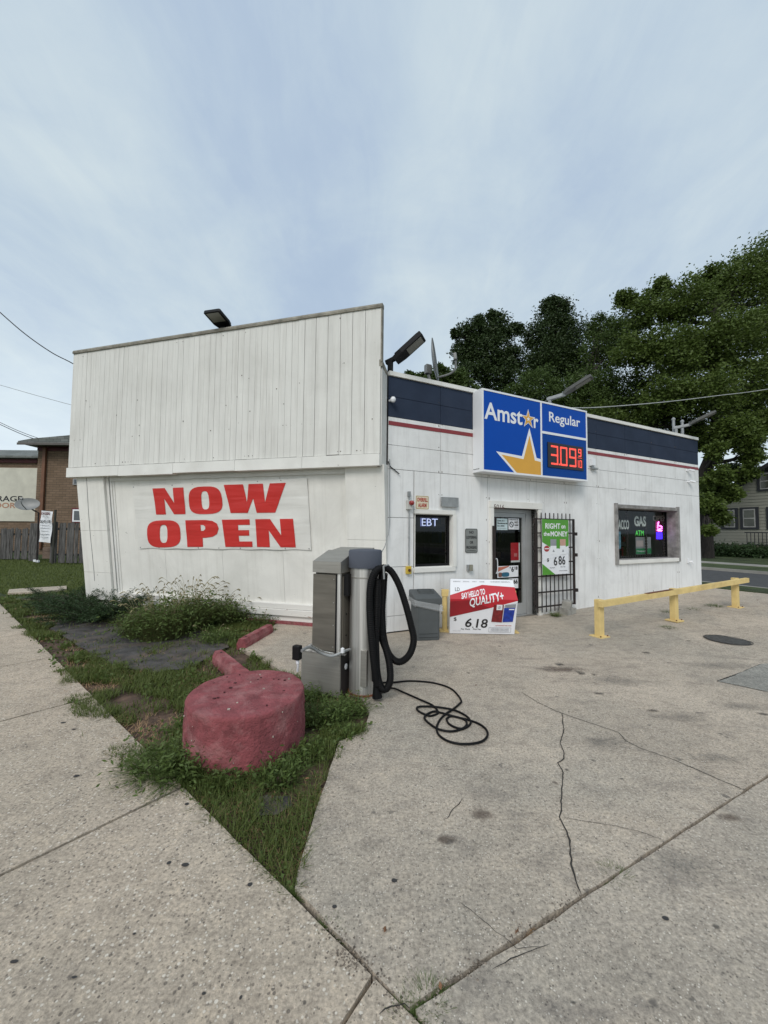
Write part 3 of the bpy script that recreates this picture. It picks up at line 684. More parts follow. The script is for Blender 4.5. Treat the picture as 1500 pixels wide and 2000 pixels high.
# things seen inside the door
MERCH = [pmat('merch_%s' % n, c, .5) for n, c in (('red', (.35, .02, .02)), ('olive', (.12, .12, .04)), ('tan', (.3, .2, .12)), ('dark', (.03, .03, .03)), ('blue', (.02, .05, .15)), ('cream', (.4, .38, .32)))]
shelf_c = uw(3.0, 1.6)
for si, (su, sv) in enumerate(((dr[0]-.2, 1.5), (dr[0]+1.2, 1.9), (w2[0]+.3, 1.2), (w2[0]+1.6, 1.3))):
    sh = thing('shelf_unit', ('shelves of packets inside, left of the doorway', 'shelves of packets deep inside behind the door', 'shelf unit inside behind the left part of the large window', 'shelf unit inside behind the right part of the large window')[si], 'shelf', shift(FR_, su, sv, 0))
    for k in range(5): MB().box(0, 1.0, 0, .35, .15+k*.42, .17+k*.42).build('shelf', INT, sh)
    MB().box(0, 1.0, .351, .37, 0, 2.0).build('back_panel', INT, sh)
    for k in range(5):
        x = .02
        while x < .92:
            wd = random.uniform(.06, .14); hh = random.uniform(.15, .3)
            MB().box(x, x+wd, random.uniform(.01, .06), .3, .172+k*.42, .172+k*.42+hh).build('packet', random.choice(MERCH), sh); x += wd+.01
# red poster hanging inside the door glass
cx0, cz0 = rw(999, 1102, -.17); cx1, cz1 = rw(1014, 1060, -.17); cW, cH = cx1-cx0, cz1-cz0
ck = thing('door_poster', 'narrow red poster hanging behind the door glass above the price posters', 'poster', shift(FR_, cx0, .185, cz0)); MB().box(0, cW, 0, .004, cH*.17, cH).build('sheet', PRED, ck); MB().box(0, cW*1.15, 0, .004, cH*.08, cH*.165).build('white_strip', SIGNW, ck); MB().box(cW*.1, cW*.95, 0, .004, -.02, cH*.075).build('black_strip', BLACK, ck); MB().box(cW*.4, cW*.8, -.002, -.001, cH*.35, cH*.5).build('picture', pmat('poster_pink', (.6, .2, .2), .5), ck); MB().box(cW, cW*1.15, 0, .004, cH*.17, cH).build('white_edge', SIGNW, ck)

# ================================================================== SIGN BOX
SO = .26
s_tl = rw(941, 757.5, SO); s_br = rw(1146.5, 940, SO); s_bl = rw(941, 921, SO); s_tr = rw(1146.5, 803.5, SO)
sx0, sx1 = (s_tl[0]+s_bl[0])/2, (s_tr[0]+s_br[0])/2; sz0, sz1 = (s_bl[1]+s_br[1])/2, (s_tl[1]+s_tr[1])/2
SF = shift(FR_, sx0, -SO, sz0); SW_, SH_ = sx1-sx0, sz1-sz0
sign = thing('price_sign', 'large blue and gold illuminated fuel price sign mounted over the shop door', 'sign', SF)
def sg(px, py, off=0): return hit(SF, px, py, off)
MB().box(0, SW_, .012, SO-.005, 0, SH_, .006).build('cabinet', SIGNW, sign)
xd = sg(1057, 880)[0]; zd = (sg(1060, 843)[1]+sg(1145, 860)[1])/2
e = .035
fr_ = MB(); fr_.box(0, SW_, -.012, .011, 0, e); fr_.box(0, SW_, -.012, .011, SH_-e, SH_); fr_.box(0, e, -.012, .011, e, SH_-e); fr_.box(SW_-e, SW_, -.012, .011, e, SH_-e)
fr_.box(xd-e*.6, xd+e*.6, -.010, .011, e, SH_-e); fr_.box(xd+e*.6, SW_-e, -.010, .011, zd-e*.7, zd+e*.7); fr_.build('frame', SIGNW, sign)
pn1 = MB().box(e, xd-e*.6, -.004, .010, e, SH_-e).build('logo_panel', BLUE, sign)
pn2 = MB().box(xd+e*.6, SW_-e, -.004, .010, zd+e*.7, SH_-e).build('grade_panel', BLUE, sign)
pn3 = MB().box(xd+e*.6, SW_-e, -.004, .010, e, zd-e*.7).build('price_panel', BLUE2, sign)
def sb(x0, y0, x1, y1):   # box from two picture corners given at left and right edges
    A_ = sg(x0, y0); B_ = sg(x1, y1); return A_, B_
# Amst*r lettering
L0 = sg(945.5, 817)[0]; z_b = sg(945.5, 818)[1]; z_t = sg(955, 786)[1]; L1 = sg(1020, 830)[0]
text('Amst', (L0, L1, z_b, z_t), SIGNW, pn1, y=.005, bold=.018)
r0, r1 = sg(1042, 830)[0], sg(1051, 830)[0]; zr_ = sg(1046, 836)
text('r', (r0, r1, sg(1043, 836)[1], sg(1043, 817)[1]), SIGNW, pn1, y=.005, bold=.025)
sc_ = sg(1031, 818); rad = (sg(1031, 798)[1]-sg(1031, 833)[1])*.56
poly([star(sc_[0], sc_[1]-.01, rad)], SIGNW, pn1, y=.0075, name='small_star_edge'); poly([star(sc_[0], sc_[1]-.01, rad*.8)], GOLD, pn1, y=.010, name='small_star')
poly([star(sc_[0], sc_[1]-.01, rad*.26)], SIGNW, pn1, y=.0125, name='star_centre')
# big star, cropped by the panel edge
def clip_poly(pts, xmax=None, zmin=None):
    def cut(ps, inside, inter):
        o = []
        for i in range(len(ps)):
            a, b = ps[i], ps[(i+1) % len(ps)]
            if inside(a): o.append(a)
            if inside(a) != inside(b): o.append(inter(a, b))
        return o
    if xmax is not None: pts = cut(pts, lambda p: p[0] <= xmax, lambda a, b: (xmax, a[1]+(b[1]-a[1])*(xmax-a[0])/(b[0]-a[0])))
    if zmin is not None: pts = cut(pts, lambda p: p[1] >= zmin, lambda a, b: (a[0]+(b[0]-a[0])*(zmin-a[1])/(b[1]-a[1]), zmin))
    return pts
bs = [sg(1033, 836), sg(1048, 893), sg(1056.5, 896)]
xm = xd-e*.6-.001; zm = e+.001
out_pts = [sg(1033.5, 836), sg(1047.5, 894.5), (xm, sg(1057, 897)[1]), (xm, zm), (sg(1004, 922)[0], zm), sg(968.5, 881.5), sg(1019, 891)]
in_pts = [sg(1033.5, 851), sg(1044, 899.5), (xm, sg(1057, 902.5)[1]), (xm, zm), (sg(1009, 922)[0], zm), sg(979, 888), sg(1022, 897)]
poly([out_pts], SIGNW, pn1, y=.005, name='large_star_edge'); poly([in_pts], GOLD, pn1, y=.0075, name='large_star')
text('Regular', (sg(1072, 820)[0], sg(1132.5, 830)[0], sg(1098, 834)[1], sg(1072, 804)[1]), SIGNW, pn2, y=.005, bold=.014)
# LED price
q0 = sg(1069, 913); q1 = sg(1137.5, 872); lx0, lx1 = q0[0], q1[0]; lz0 = (sg(1069, 913)[1]+sg(1137, 919)[1])/2; lz1 = (sg(1069, 864)[1]+sg(1137, 873.5)[1])/2
led = MB().box(lx0, lx1, -.02, -.005, lz0, lz1).build('display', pmat('display_black', (.01, .004, .004), .3), sign)
LEDR = emat('led_red', (1, .10, .07), 1.1); DIM = pmat('led_dim', (.06, .004, .004), .4)
SEG = {'0': 'abcdef', '1': 'bc', '3': 'abcdg', '9': 'abcdfg'}
def seg7(ch, x, z, w_, h, r):
    k = {'a': ((x, z+h), (x+w_, z+h)), 'b': ((x+w_, z+h), (x+w_, z+h/2)), 'c': ((x+w_, z+h/2), (x+w_, z)), 'd': ((x, z), (x+w_, z)), 'e': ((x, z), (x, z+h/2)), 'f': ((x, z+h/2), (x, z+h)), 'g': ((x, z+h/2), (x+w_, z+h/2))}
    m = MB()
    for s_ in SEG[ch]:
        (xa, za), (xb, zb) = k[s_]; n = 7
        for i in range(n+1):
            for o in (-1, 1):
                cx = xa+(xb-xa)*i/n+(o*r if xa == xb else 0); cz = za+(zb-za)*i/n+(o*r if za == zb else 0); m.box(cx-r*.92, cx+r*.92, -.004, 0, cz-r*.92, cz+r*.92)
    return m
lw, lh = lx1-lx0, lz1-lz0
ledM = shift(SF, lx0, -.021, lz0)
for ch, fx in (('3', .09), ('0', .345), ('9', .60)): seg7(ch, fx*lw, .15*lh, .165*lw, .70*lh, .0095).build('digit', LEDR, led, ledM)
MB().box(.290*lw, .315*lw, -.004, 0, .12*lh, .18*lh).build('decimal_point', LEDR, led, ledM)
seg7('9', .855*lw, .60*lh, .07*lw, .28*lh, .005).build('digit', LEDR, led, ledM)
MB().box(.83*lw, .95*lw, -.004, 0, .515*lh, .53*lh).build('fraction_bar', LEDR, led, ledM)
seg7('1', .80*lw, .13*lh, .04*lw, .28*lh, .004).build('digit', LEDR, led, ledM); seg7('0', .885*lw, .13*lh, .055*lw, .28*lh, .004).build('digit', LEDR, led, ledM)
for z in (.22, .8): MB().box(.2, SW_-.3, SO-.02, SO+.002, SH_*z, SH_*z+.05).build('mounting_rail', GREYM, sign)
tm = fit(text_mesh('Everbrite'), -.0, .16, 0, .022); 
put(tm, 'maker_mark', PBLACK, sign, SF @ Matrix.Translation((-.0005, SO-.03, .05)) @ rotz(-math.pi/2))

# ================================================================== BANNER  NOW OPEN
def banner_mat(name, col):
    m = bpy.data.materials.new(name); m.use_nodes = True; t = m.node_tree; b = t.nodes['Principled BSDF']
    v = t.nodes.new('ShaderNodeTexCoord').outputs['Object']
    n = noise(t, mapping(t, v, (.7, 1, 5.5), (0, 0, 0), (0, .16, 0)), 1.3, 2, .4, .4); n2 = noise(t, v, 2, 5)
    t.links.new(ramp(t, n2, [(.3, tuple(c*.88 for c in col)), (.7, col)]), b.inputs['Base Color']); b.inputs['Roughness'].default_value = .38
    bp = t.nodes.new('ShaderNodeBump'); bp.inputs['Distance'].default_value = .022; bp.inputs['Strength'].default_value = .6; t.links.new(n, bp.inputs['Height']); t.links.new(bp.outputs[0], b.inputs['Normal']); return m
BW = banner_mat('banner_vinyl_white', (.80, .785, .74)); BR = banner_mat('banner_vinyl_red', (.62, .035, .030))
bq = [cl_(258, 949, -.05), cl_(600, 933, -.05), cl_(608, 1074.5, -.05), cl_(272, 1071.5, -.05)]
BF = shift(CLf, bq[3][0], .045, bq[3][1])
def bn(px, py): return hit(BF, px, py, 0)
c4 = [bn(272, 1071.5), bn(608, 1074.5), bn(600, 933), bn(258, 949)]
ban = thing('banner', 'white vinyl NOW OPEN banner tied across the boarded front', 'banner', BF)
nu, nv = 60, 24; bmv = []; 
def bwob(x, z): return .012*mnoise.noise(Vector((x*1.5, 0, z*3)))-.006
for j in range(nv+1):
    for i in range(nu+1):
        s_, t_ = i/nu, j/nv
        a = Vector(c4[0]).lerp(Vector(c4[1]), s_); b = Vector(c4[3]).lerp(Vector(c4[2]), s_); p = a.lerp(b, t_)
        sag = -.012*math.sin(math.pi*s_*6)**2*(1 if j in (0, nv) else 0)*(1 if j == nv else -1)
        bmv.append((p.x, bwob(p.x, p.y), p.y+sag))
bmb = MB().add(bmv, [(j*(nu+1)+i, j*(nu+1)+i+1, (j+1)*(nu+1)+i+1, (j+1)*(nu+1)+i) for j in range(nv) for i in range(nu)])
bsh = bmb.build('sheet', BW, ban, smooth=True)
gr = MB()
for s_ in np.linspace(.01, .99, 9):
    for t_ in (.02, .98):
        a = Vector(c4[0]).lerp(Vector(c4[1]), s_); b = Vector(c4[3]).lerp(Vector(c4[2]), s_); p = a.lerp(b, t_)
        MB().tube([(p.x, -.008, p.y), (p.x, .008, p.y)], .012, 8).build('grommet', GREYM, ban)
LN = [[(0, 0), (0, 1), (.40, 1), (.66, .42), (.66, 1), (1, 1), (1, 0), (.62, 0), (.34, .60), (.34, 0)]]
def sq(cx, cz, rx, rz, n=28, p=3.2): return [(cx+rx*math.copysign(abs(math.cos(2*math.pi*i/n))**(2/p), math.cos(2*math.pi*i/n)), cz+rz*math.copysign(abs(math.sin(2*math.pi*i/n))**(2/p), math.sin(2*math.pi*i/n))) for i in range(n)]
LO = [sq(.5, .5, .5, .5), sq(.5, .5, .115, .33, p=3)]
LW = [[(0, 1), (.32, 1), (.41, .36), (.41, 1), (.64, 1), (.72, .36), (.75, 1), (1, 1), (.915, 0), (.60, 0), (.51, .5), (.44, 0), (.13, 0)]]
LP = [[(0, 0), (0, 1), (.62, 1), (.82, .96), (.95, .86), (1, .68), (.95, .48), (.82, .38), (.6, .34), (.5, .34), (.5, 0)], [(.46, .60), (.54, .60), (.6, .66), (.6, .76), (.54, .82), (.46, .82)][::-1]]
LE = [[(0, 0), (0, 1), (.93, 1), (.93, .80), (.53, .80), (.53, .61), (.90, .61), (.90, .41), (.53, .41), (.53, .20), (1, .20), (1, 0)]]
def bletter(shape, quad):
    q = [bn(*p) for p in quad]   # bl, br, tr, tl
    def mp(x, z):
        a = Vector(q[0]).lerp(Vector(q[1]), x); b = Vector(q[3]).lerp(Vector(q[2]), x); p = a.lerp(b, z); return (p.x, p.y)
    dense = []
    for sp in shape:
        o = []
        for i in range(len(sp)):
            a, b = sp[i], sp[(i+1) % len(sp)]
            for k in range(6): o.append(mp(a[0]+(b[0]-a[0])*k/6, a[1]+(b[1]-a[1])*k/6))
        dense.append(o)
    me = curve_mesh(dense, .0005)
    put(me, 'letter', BR, bsh, BF, lambda c: Vector((c.x, bwob(c.x, c.z)-.006+c.y, c.z)))
bletter(LN, [(306, 1005), (363, 1004), (359, 952), (299, 954)])
bletter(LO, [(370, 1005), (437, 1003), (432, 949), (369, 951)])
bletter(LW, [(437, 1002), (548, 1001), (559, 943), (438, 947)])
bletter(LO, [(290, 1070), (355, 1068), (352, 1015), (287, 1017)])
bletter(LP, [(367, 1068), (428, 1068), (428, 1015), (363, 1016)])
bletter(LE, [(441, 1068), (494, 1068), (492, 1014), (434, 1015)])
bletter(LN, [(503, 1068), (578, 1069), (573, 1013), (499, 1014)])
# rope along the left gable trim
MB().tube([CLf @ Vector((.42+.01*math.sin(z*3), -.035, z)) for z in np.linspace(.4, SL-.05, 14)], .004, 5).build('cable', GREYM, label='thin grey cable stapled down the left leaning pillar', cat='cable')

NAIL = pmat('nail_head', (.10, .075, .055), .7)
nm_ = MB()
for u_ in UJ[1:-1]:
    for z_ in np.arange(.25, 4.2, .42):
        for o_ in (-.035, .035):
            if random.random() < .75 and not any(a_ < u_+o_ < b_ and c_ < z_ < d_ for a_, b_, c_, d_ in OPS): nm_.box(u_+o_-.006, u_+o_+.006, -.0035, .0, z_-.006+random.uniform(-.03, .03), z_+.006)
nl_ = nm_.build('nail_heads', NAIL, shop); nl_['kind'] = 'stuff'
nm_ = MB()
for i_ in range(46):
    u_ = random.uniform(.1, LLEN-.1); z_ = random.choice((zb1+.06, zf-.08, 4.1+random.uniform(-.4, .4), 3.5)); r_ = random.uniform(.004, .009); nm_.box(u_-r_, u_+r_, -.004, .0, z_-r_, z_+r_)
nl_ = nm_.build('nail_heads', NAIL, shop, LF); nl_['kind'] = 'stuff'

# ================================================================== FITTINGS ON THE SHOP FRONT
def onwall(name, label, cat, px, py, group=None, off=0):
    u_, z_ = rw(px, py, off); return thing(name, label, cat, shift(FR_, u_, -off, z_), group)
def wl(o, px, py, off=0): return hit(WM[o], px, py, off)
# overfill alarm
al = onwall('alarm_box', 'grey overfill alarm box with red dome lamp and conduit above', 'alarm', 797, 985)
MB().box(-.045, .055, -.07, -.003, -.09, .07, .006).build('box', pmat('alarm_grey', (.5, .5, .47), .5), al)
dm = MB().lathe([(.042, 0), (.042, .03), (.036, .05), (.02, .065), (0.001, .07)], 16); dm.v = [(v[0]+.02, -.07-v[2], v[1]+.02) for v in dm.v]; dm.build('lamp_dome', pmat('red_lens', (.25, .01, .01), .2, coat=.5), al, smooth=True)
MB().tube([(0, -.03, .07), (0, -.03, .22)], .012).build('conduit', GREYM, al); MB().box(-.022, .022, -.055, -.008, .13, .22, .004).build('fitting', GREYM, al)
cv = onwall('conduit', 'vertical grey conduit running down from the alarm box to a yellow switch', 'conduit', 797, 1050); z1_ = wl(cv, 797, 993)[1]; z0_ = wl(cv, 797, 1104)[1]
MB().tube([(0, -.03, z0_), (0, -.03, z1_)], .010).build('pipe', GREYM, cv); MB().tube([(0, -.03, -.02), (0, -.03, .02)], .016).build('coupling', GREYM, cv)
yb = onwall('switch_box', 'yellow emergency switch box with rusty centre left of the small window', 'switch', 796, 1113); MB().box(-.045, .045, -.06, -.003, -.065, .065, .008).build('box', pmat('switch_yellow', (.6, .42, .04), .5, dirt=.3), yb)
rb = MB().lathe([(.025, 0), (.025, .02), (.001, .022)], 12); rb.v = [(v[0], -.06-v[2], v[1]) for v in rb.v]; rb.build('button', RUST, yb)
def flat_sign(name, label, cat, corners, mat, off=.008, th=.004, parent_lines=(), rounded=0, border=None):
    """corners bl,br,tr,tl in picture"""
    q = [rw(*c_, off) for c_ in corners]; x0 = (q[0][0]+q[3][0])/2; x1 = (q[1][0]+q[2][0])/2; z0 = (q[0][1]+q[1][1])/2; z1 = (q[2][1]+q[3][1])/2
    o = thing(name, label, cat, shift(FR_, x0, -off, z0)); W_, H_ = x1-x0, z1-z0
    pts = rrect(0, W_, 0, H_, rounded) if rounded else [(0, 0), (W_, 0), (W_, H_), (0, H_)]
    p = poly([pts], mat, o, th=th, name='plate')
    if border:
        b = .008; po = rrect(.004, W_-.004, .004, H_-.004, max(rounded, .01)); pi = rrect(.004+b, W_-.004-b, .004+b, H_-.004-b, max(rounded-.006, .005))
        poly([po, pi], border, p, y=th, th=.001, name='border')
    return o, p, W_, H_
o, p, W_, H_ = flat_sign('alarm_sign', 'small cream OVERFILL ALARM sign in red letters above the small window', 'sign', [(812, 994), (837, 995), (837, 969), (812, 968)], pmat('cream_plate', (.72, .66, .50), .5, dirt=.3), rounded=.015, border=pmat('sign_gold_border', (.35, .22, .05), .5))
RL = pmat('red_letters', (.42, .05, .03), .5)
text('OVERFILL', (.025, W_-.02, H_*.55, H_*.86), RL, p, y=.005, bold=.03); text('ALARM', (.045, W_-.045, H_*.14, H_*.45), RL, p, y=.005, bold=.03)
o, p, W_, H_ = flat_sign('vent_plate', 'blank grey metal plate on the wall above the small window', 'plate', [(861, 990), (894, 990), (894, 973), (861, 970)], GREYM, off=.03, th=.026)
o, p, W_, H_ = flat_sign('parking_sign', 'grey NO LOITERING OR PROWLING metal sign beside the door', 'sign', [(908.5, 1079), (932, 1080), (933, 1033), (908.5, 1032)], pmat('sign_grey', (.22, .23, .22), .45, var=.1), rounded=.03, border=PBLACK)
for i, (t, x0, x1) in enumerate((('NO', .33, .67), ('LOITERING', .09, .91), ('OR', .36, .64), ('PROWLING', .09, .91))):
    text(t, (W_*x0, W_*x1, H_*(.79-.21*i), H_*(.91-.21*i)), PBLACK, p, y=.005, bold=.02)
text('CITY ORDINANCE', (W_*.15, W_*.85, H_*.07, H_*.10), PBLACK, p, y=.005)
ob = onwall('outlet_box', 'grey weathered outlet box on the wall below the no loitering sign', 'outlet', 915, 1108)
MB().box(-.05, .03, -.05, -.003, -.06, .05, .005).build('box', GREYM, ob); MB().box(-.02, .045, -.08, -.051, -.06, .055, .01).build('cover', pmat('outlet_cover', (.25, .24, .19), .6, dirt=.5), ob)
# house number painted on the door head
tmn = text('5016', (rw(965, 990, .06)[0]-0, rw(985, 995, .06)[0], rw(965, 994, .06)[1], rw(965, 985, .06)[1]), pmat('number_rust', (.14, .09, .08), .7), shop, y=.058, name='house_number')
# cameras and small fittings
def bullet(label, px, py, dx=.10):
    o = onwall('security_camera', label, 'camera', px, py, 'security cameras on the shop')
    MB().lathe([(.03, 0), (.03, .02), (.001, .021)], 12).build('mount', SIGNW, o, WM[o] @ Matrix.Rotation(math.pi/2, 4, 'X'))
    MB().tube([(0, -.02, 0), (dx*.3, -.06, .01)], .010).build('arm', SIGNW, o)
    bd = MB().tube([(dx*.1, -.05, .015), (dx*1.1, -.13, -.015)], .030, 12).build('body', SIGNW, o, smooth=True)
    MB().tube([(dx*1.1, -.13, -.015), (dx*1.14, -.134, -.0165)], .024, 12).build('lens', PBLACK, bd)
bullet('white security camera right under the red stripe at the far wall end', 1341, 919); bullet('lower white security camera near the far wall end', 1343, 941)
o = onwall('security_camera', 'white dome camera beside the navy band at the near corner', 'camera', 761, 783, 'security cameras on the shop')
MB().tube([(-.0, 0, 0), (.0, -.05, 0)], .02, 10).build('mount', SIGNW, o); MB().lathe([(.001, .045), (.03, .04), (.045, .015), (.045, -.015), (.03, -.04), (.001, -.05)], 16, .02, -.09).build('dome', SIGNW, o, smooth=True)
o = onwall('junction_box', 'grey cable box with loose fittings right of the price sign', 'box', 1153, 905); MB().box(-.05, .06, -.09, -.003, -.06, .10, .005).build('box', SIGNW, o); MB().box(-.02, .16, -.07, -.02, -.14, -.10, .005).build('bracket', GREYM, o); MB().tube([(.03, -.045, -.06), (.03, -.045, -.10)], .01).build('stub', GREYM, o)
o = onwall('tap', 'white hose tap low on the wall near the far corner', 'tap', 1343, 1095); MB().box(-.03, .02, -.03, -.003, -.07, .06, .005).build('plate', SIGNW, o); MB().tube([(0, -.03, -.02), (.04, -.09, -.02), (.05, -.10, -.06)], .018, 8).build('spout', SIGNW, o); MB().tube([(.03, -.09, .0), (.08, -.09, .0)], .012).build('handle', SIGNW, o)
MB().tube([FR_ @ Vector(p) for p in bez([(.02, -.02, 2.9), (.015, -.03, 2.4), (.02, -.03, 1.9), (-.0, -.04, 1.66)]+[tuple(FR_.inverted() @ at(x_, y_, Y_)) for x_, y_, Y_ in ((756, 1050, 6.1), (752, 1066, 5.4), (746, 1077, 4.6), (742, 1082, 4.22))], 6)], .006, 6).build('cable', GREYM, label='grey cable from the building corner down to the vacuum machine', cat='cable', smooth=True)
MB().tube([FR_ @ Vector(p) for p in bez([(.0, -.01, 2.86), (.03, -.02, 2.78), (.12, -.02, 2.72), (.2, -.03, 2.66)], 5)], .009, 6).build('cable', BLACK, label='short black cable stub bent across the near corner seam', cat='cable', smooth=True)

# ---- neon and window signs
def winthing(name, label, cat, off=-.30): return thing(name, label, cat, shift(FR_, 0, -off, 0))
eb = winthing('led_sign', 'glowing white EBT sign at the top of the small window', 'lit sign', -.15)
def wx(px, py, off): return rw(px, py, off)
LEDW = emat('led_white', (.55, .62, 1), 2.2); bx = (wx(824, 1015, -.15)[0], wx(855, 1015, -.15)[0], wx(840, 1027, -.15)[1], wx(840, 1013, -.15)[1])
text('EBT', bx, LEDW, eb, bold=-.004, name='letters')
text('EBT', (bx[0]-.015, bx[1]+.015, bx[2]-.01, bx[3]+.01), emat('led_white_dim', (.25, .3, .8), .5), eb, y=-.03, bold=.0, name='letter_glow_tube')
MB().box(bx[0]-.05, bx[1]+.05, .04, .05, bx[2]-.03, bx[3]+.03).build('board', DARK, eb)
o_ = -.33
GW = pmat('window_letter_grey', (.75, .78, .76), .5)
s1 = winthing('window_lettering', 'grey TOBACCO letters on the left pane of the large window', 'lettering', -.255)
text('BACCO', (wx(1204.5, 1030, -.25)[0], wx(1229, 1030, -.25)[0], wx(1215, 1034, -.25)[1], wx(1215, 1015, -.25)[1]), GW, s1, bold=.03, name='letters')
s1 = winthing('window_lettering', 'grey GAS letters on the middle pane of the large window', 'lettering', -.255)
text('GAS', (wx(1239, 1020, -.25)[0], wx(1262, 1020, -.25)[0], wx(1250, 1028, -.25)[1], wx(1250, 1008, -.25)[1]), GW, s1, bold=.04, name='letters')
s1 = winthing('window_lettering', 'faint brown OPEN letters on the right pane of the large window', 'lettering', -.255)
text('OPEN', (wx(1275, 1015, -.25)[0], wx(1303, 1015, -.25)[0], wx(1290, 1018, -.25)[1], wx(1290, 1007, -.25)[1]), pmat('window_letter_dim', (.22, .17, .16), .5), s1, bold=.03, name='letters')
s1 = winthing('neon_sign', 'dim green neon ATM sign in the middle of the large window', 'lit sign', o_)
text('ATM', (wx(1241, 1041, o_)[0], wx(1257, 1041, o_)[0], wx(1250, 1046, o_)[1], wx(1250, 1036, o_)[1]), emat('neon_green', (.08, .6, .08), 1.0), s1, name='tube')
s1 = winthing('neon_sign', 'pink and blue neon beer sign in the right of the large window', 'lit sign', o_)
PK = emat('neon_pink', (1, .16, .80), 5.0); BLN = emat('neon_blue', (.05, .02, .9), 2.2)
cxn = wx(1286, 1030, o_); sN = .10
MB().tube([(cxn[0]+x*sN, -.01, cxn[1]+z*sN) for x, z in ((-.6, -.2), (-.3, 1.2), (.0, 1.6), (-.3, .5), (1.5, .2), (.6, .55), (1.6, -.2), (-.5, -.5))], .012, 6).build('tube', PK, s1)
MB().tube([(cxn[0]+x*sN, -.01, cxn[1]+z*sN) for x, z in ((-.7, -.9), (-.4, -.6), (-.1, -1), (.2, -.6), (.5, -1), (.8, -.6), (1.1, -1), (1.6, -.7))], .014, 6).build('tube', PK, s1)
MB().box(cxn[0]-.09, cxn[0]+.16, -.01, .01, cxn[1]-.32, cxn[1]-.13, .02).build('lit_panel', BLN, s1)
MB().box(cxn[0]-.11, cxn[0]+.25, .015, .03, cxn[1]-.35, cxn[1]+.2).build('board', pmat('neon_board', (.12, .02, .03), .5), s1)
s1 = winthing('window_poster', 'green and grey offer poster low in the middle of the large window', 'poster', o_)
a_ = wx(1242, 1083, o_); b_ = wx(1271, 1049, o_)
MB().box(a_[0], b_[0], -.002, .002, a_[1], b_[1]).build('sheet', PGREY, s1); MB().box(a_[0], b_[0], -.005, -.003, a_[1]+.012, a_[1]+(b_[1]-a_[1])*.34).build('green_band', pmat('poster_green2', (.02, .22, .08), .4), s1)
text('Newport', (a_[0]+.03, a_[0]+(b_[0]-a_[0])*.62, a_[1]+.05, a_[1]+.11), SIGNW, s1, y=.006); MB().box(a_[0]+.02, a_[0]+(b_[0]-a_[0])*.48, -.005, -.003, a_[1]+(b_[1]-a_[1])*.45, a_[1]+(b_[1]-a_[1])*.8).build('picture', pmat('poster_pale', (.5, .42, .42), .4), s1)
s1 = winthing('window_poster', 'narrow pale blue poster at the left edge of the large window', 'poster', o_)
a_ = wx(1204, 1072, o_); b_ = wx(1212, 1038, o_); MB().box(a_[0]-.06, b_[0], -.002, .002, a_[1], b_[1]).build('sheet', pmat('poster_sky', (.15, .33, .45), .4, var=.4, vscale=9), s1)
# ---- door papers
def doorpaper(label, c0, c1, mat=PAPER):
    q0 = rw(*c0, -.12); q1 = rw(*c1, -.12); o = thing('paper_notice', label, 'notice', shift(FR_, q0[0], .12+.03, q0[1])); W_, H_ = q1[0]-q0[0], q1[1]-q0[1]
    MB().box(0, W_, -.004, -.002, 0, H_).build('sheet', mat, o); return o, W_, H_
o, W_, H_ = doorpaper('handwritten pale notice at the top left of the door glass', (972, 1035), (993, 1013), pmat('paper_tint', (.58, .70, .72), .5))
for i, t in enumerate(('Limit of 2', 'Skateboards', 'at a time')): text(t, (W_*.06, W_*(.7, .96, .7)[i], H_*(.74-.22*i), H_*(.88-.22*i)), PBLACK, o, y=.006, bold=.01)
text('no exceptions', (W_*.1, W_*.9, H_*.1, H_*.18), PGREY, o, y=.006)
o, W_, H_ = doorpaper('small printed no smoking notice at the top right of the door glass', (995, 1034), (1015.5, 1013))
W2 = W_
poly([sq(W_*.28, H_*.45, W_*.2, W_*.2, 20, 2), sq(W_*.28, H_*.45, W_*.15, W_*.15, 20, 2)], PBLACK, o, y=.006, name='ring'); poly([[(W_*.15, H_*.56), (W_*.18, H_*.6), (W_*.41, H_*.34), (W_*.38, H_*.3)]], PBLACK, o, y=.006, name='bar')
for i, t in enumerate(('NOTICE', 'NO')): text(t, ((W_*.1, W_*.9), (W_*.58, W_*.9))[i]+((H_*.84, H_*.94), (H_*.55, H_*.75))[i], PBLACK, o, y=.006, bold=.02)
text('GUNS', (W_*.56, W_*.92, H_*.3, H_*.48), PBLACK, o, y=.006, bold=.02); text('premises', (W_*.55, W_*.95, H_*.1, H_*.18), PBLACK, o, y=.006)
o, W_, H_ = doorpaper('cigarette price poster 6.18 low on the door glass', (973, 1129), (1014, 1104.5))
text('6', (W_*.66, W_*.78, H_*.45, H_*.92), PBLACK, o, y=.006, bold=.03); text('18', (W_*.82, W_*.96, H_*.62, H_*.92), PBLACK, o, y=.006, bold=.03); text('$', (W_*.58, W_*.63, H_*.75, H_*.92), PBLACK, o, y=.006)
poly([[(0, H_*.5), (0, H_*.9), (W_*.55, H_), (W_*.55, H_*.93)]], pmat('poster_salmon', (.5, .16, .1), .5), o, y=.005, name='slash'); poly([sq(W_*.38, H_*.25, W_*.18, H_*.2)], pmat('poster_teal', (.02, .12, .2), .5), o, y=.005, name='car_picture'); poly([sq(W_*.14, H_*.25, W_*.09, H_*.2)], pmat('poster_brown', (.2, .09, .06), .5), o, y=.005, name='pack_picture')
o, W_, H_ = doorpaper('lower price poster showing 6.66 at the foot of the door glass', (973, 1152), (1014, 1129.5)); text('6.66', (W_*.62, W_*.97, H_*.45, H_*.92), PBLACK, o, y=.006, bold=.03)
poly([[(0, 0), (0, H_), (W_*.55, H_), (W_*.3, 0)]], pmat('poster_mint', (.3, .45, .38), .5), o, y=.005, name='green_field')

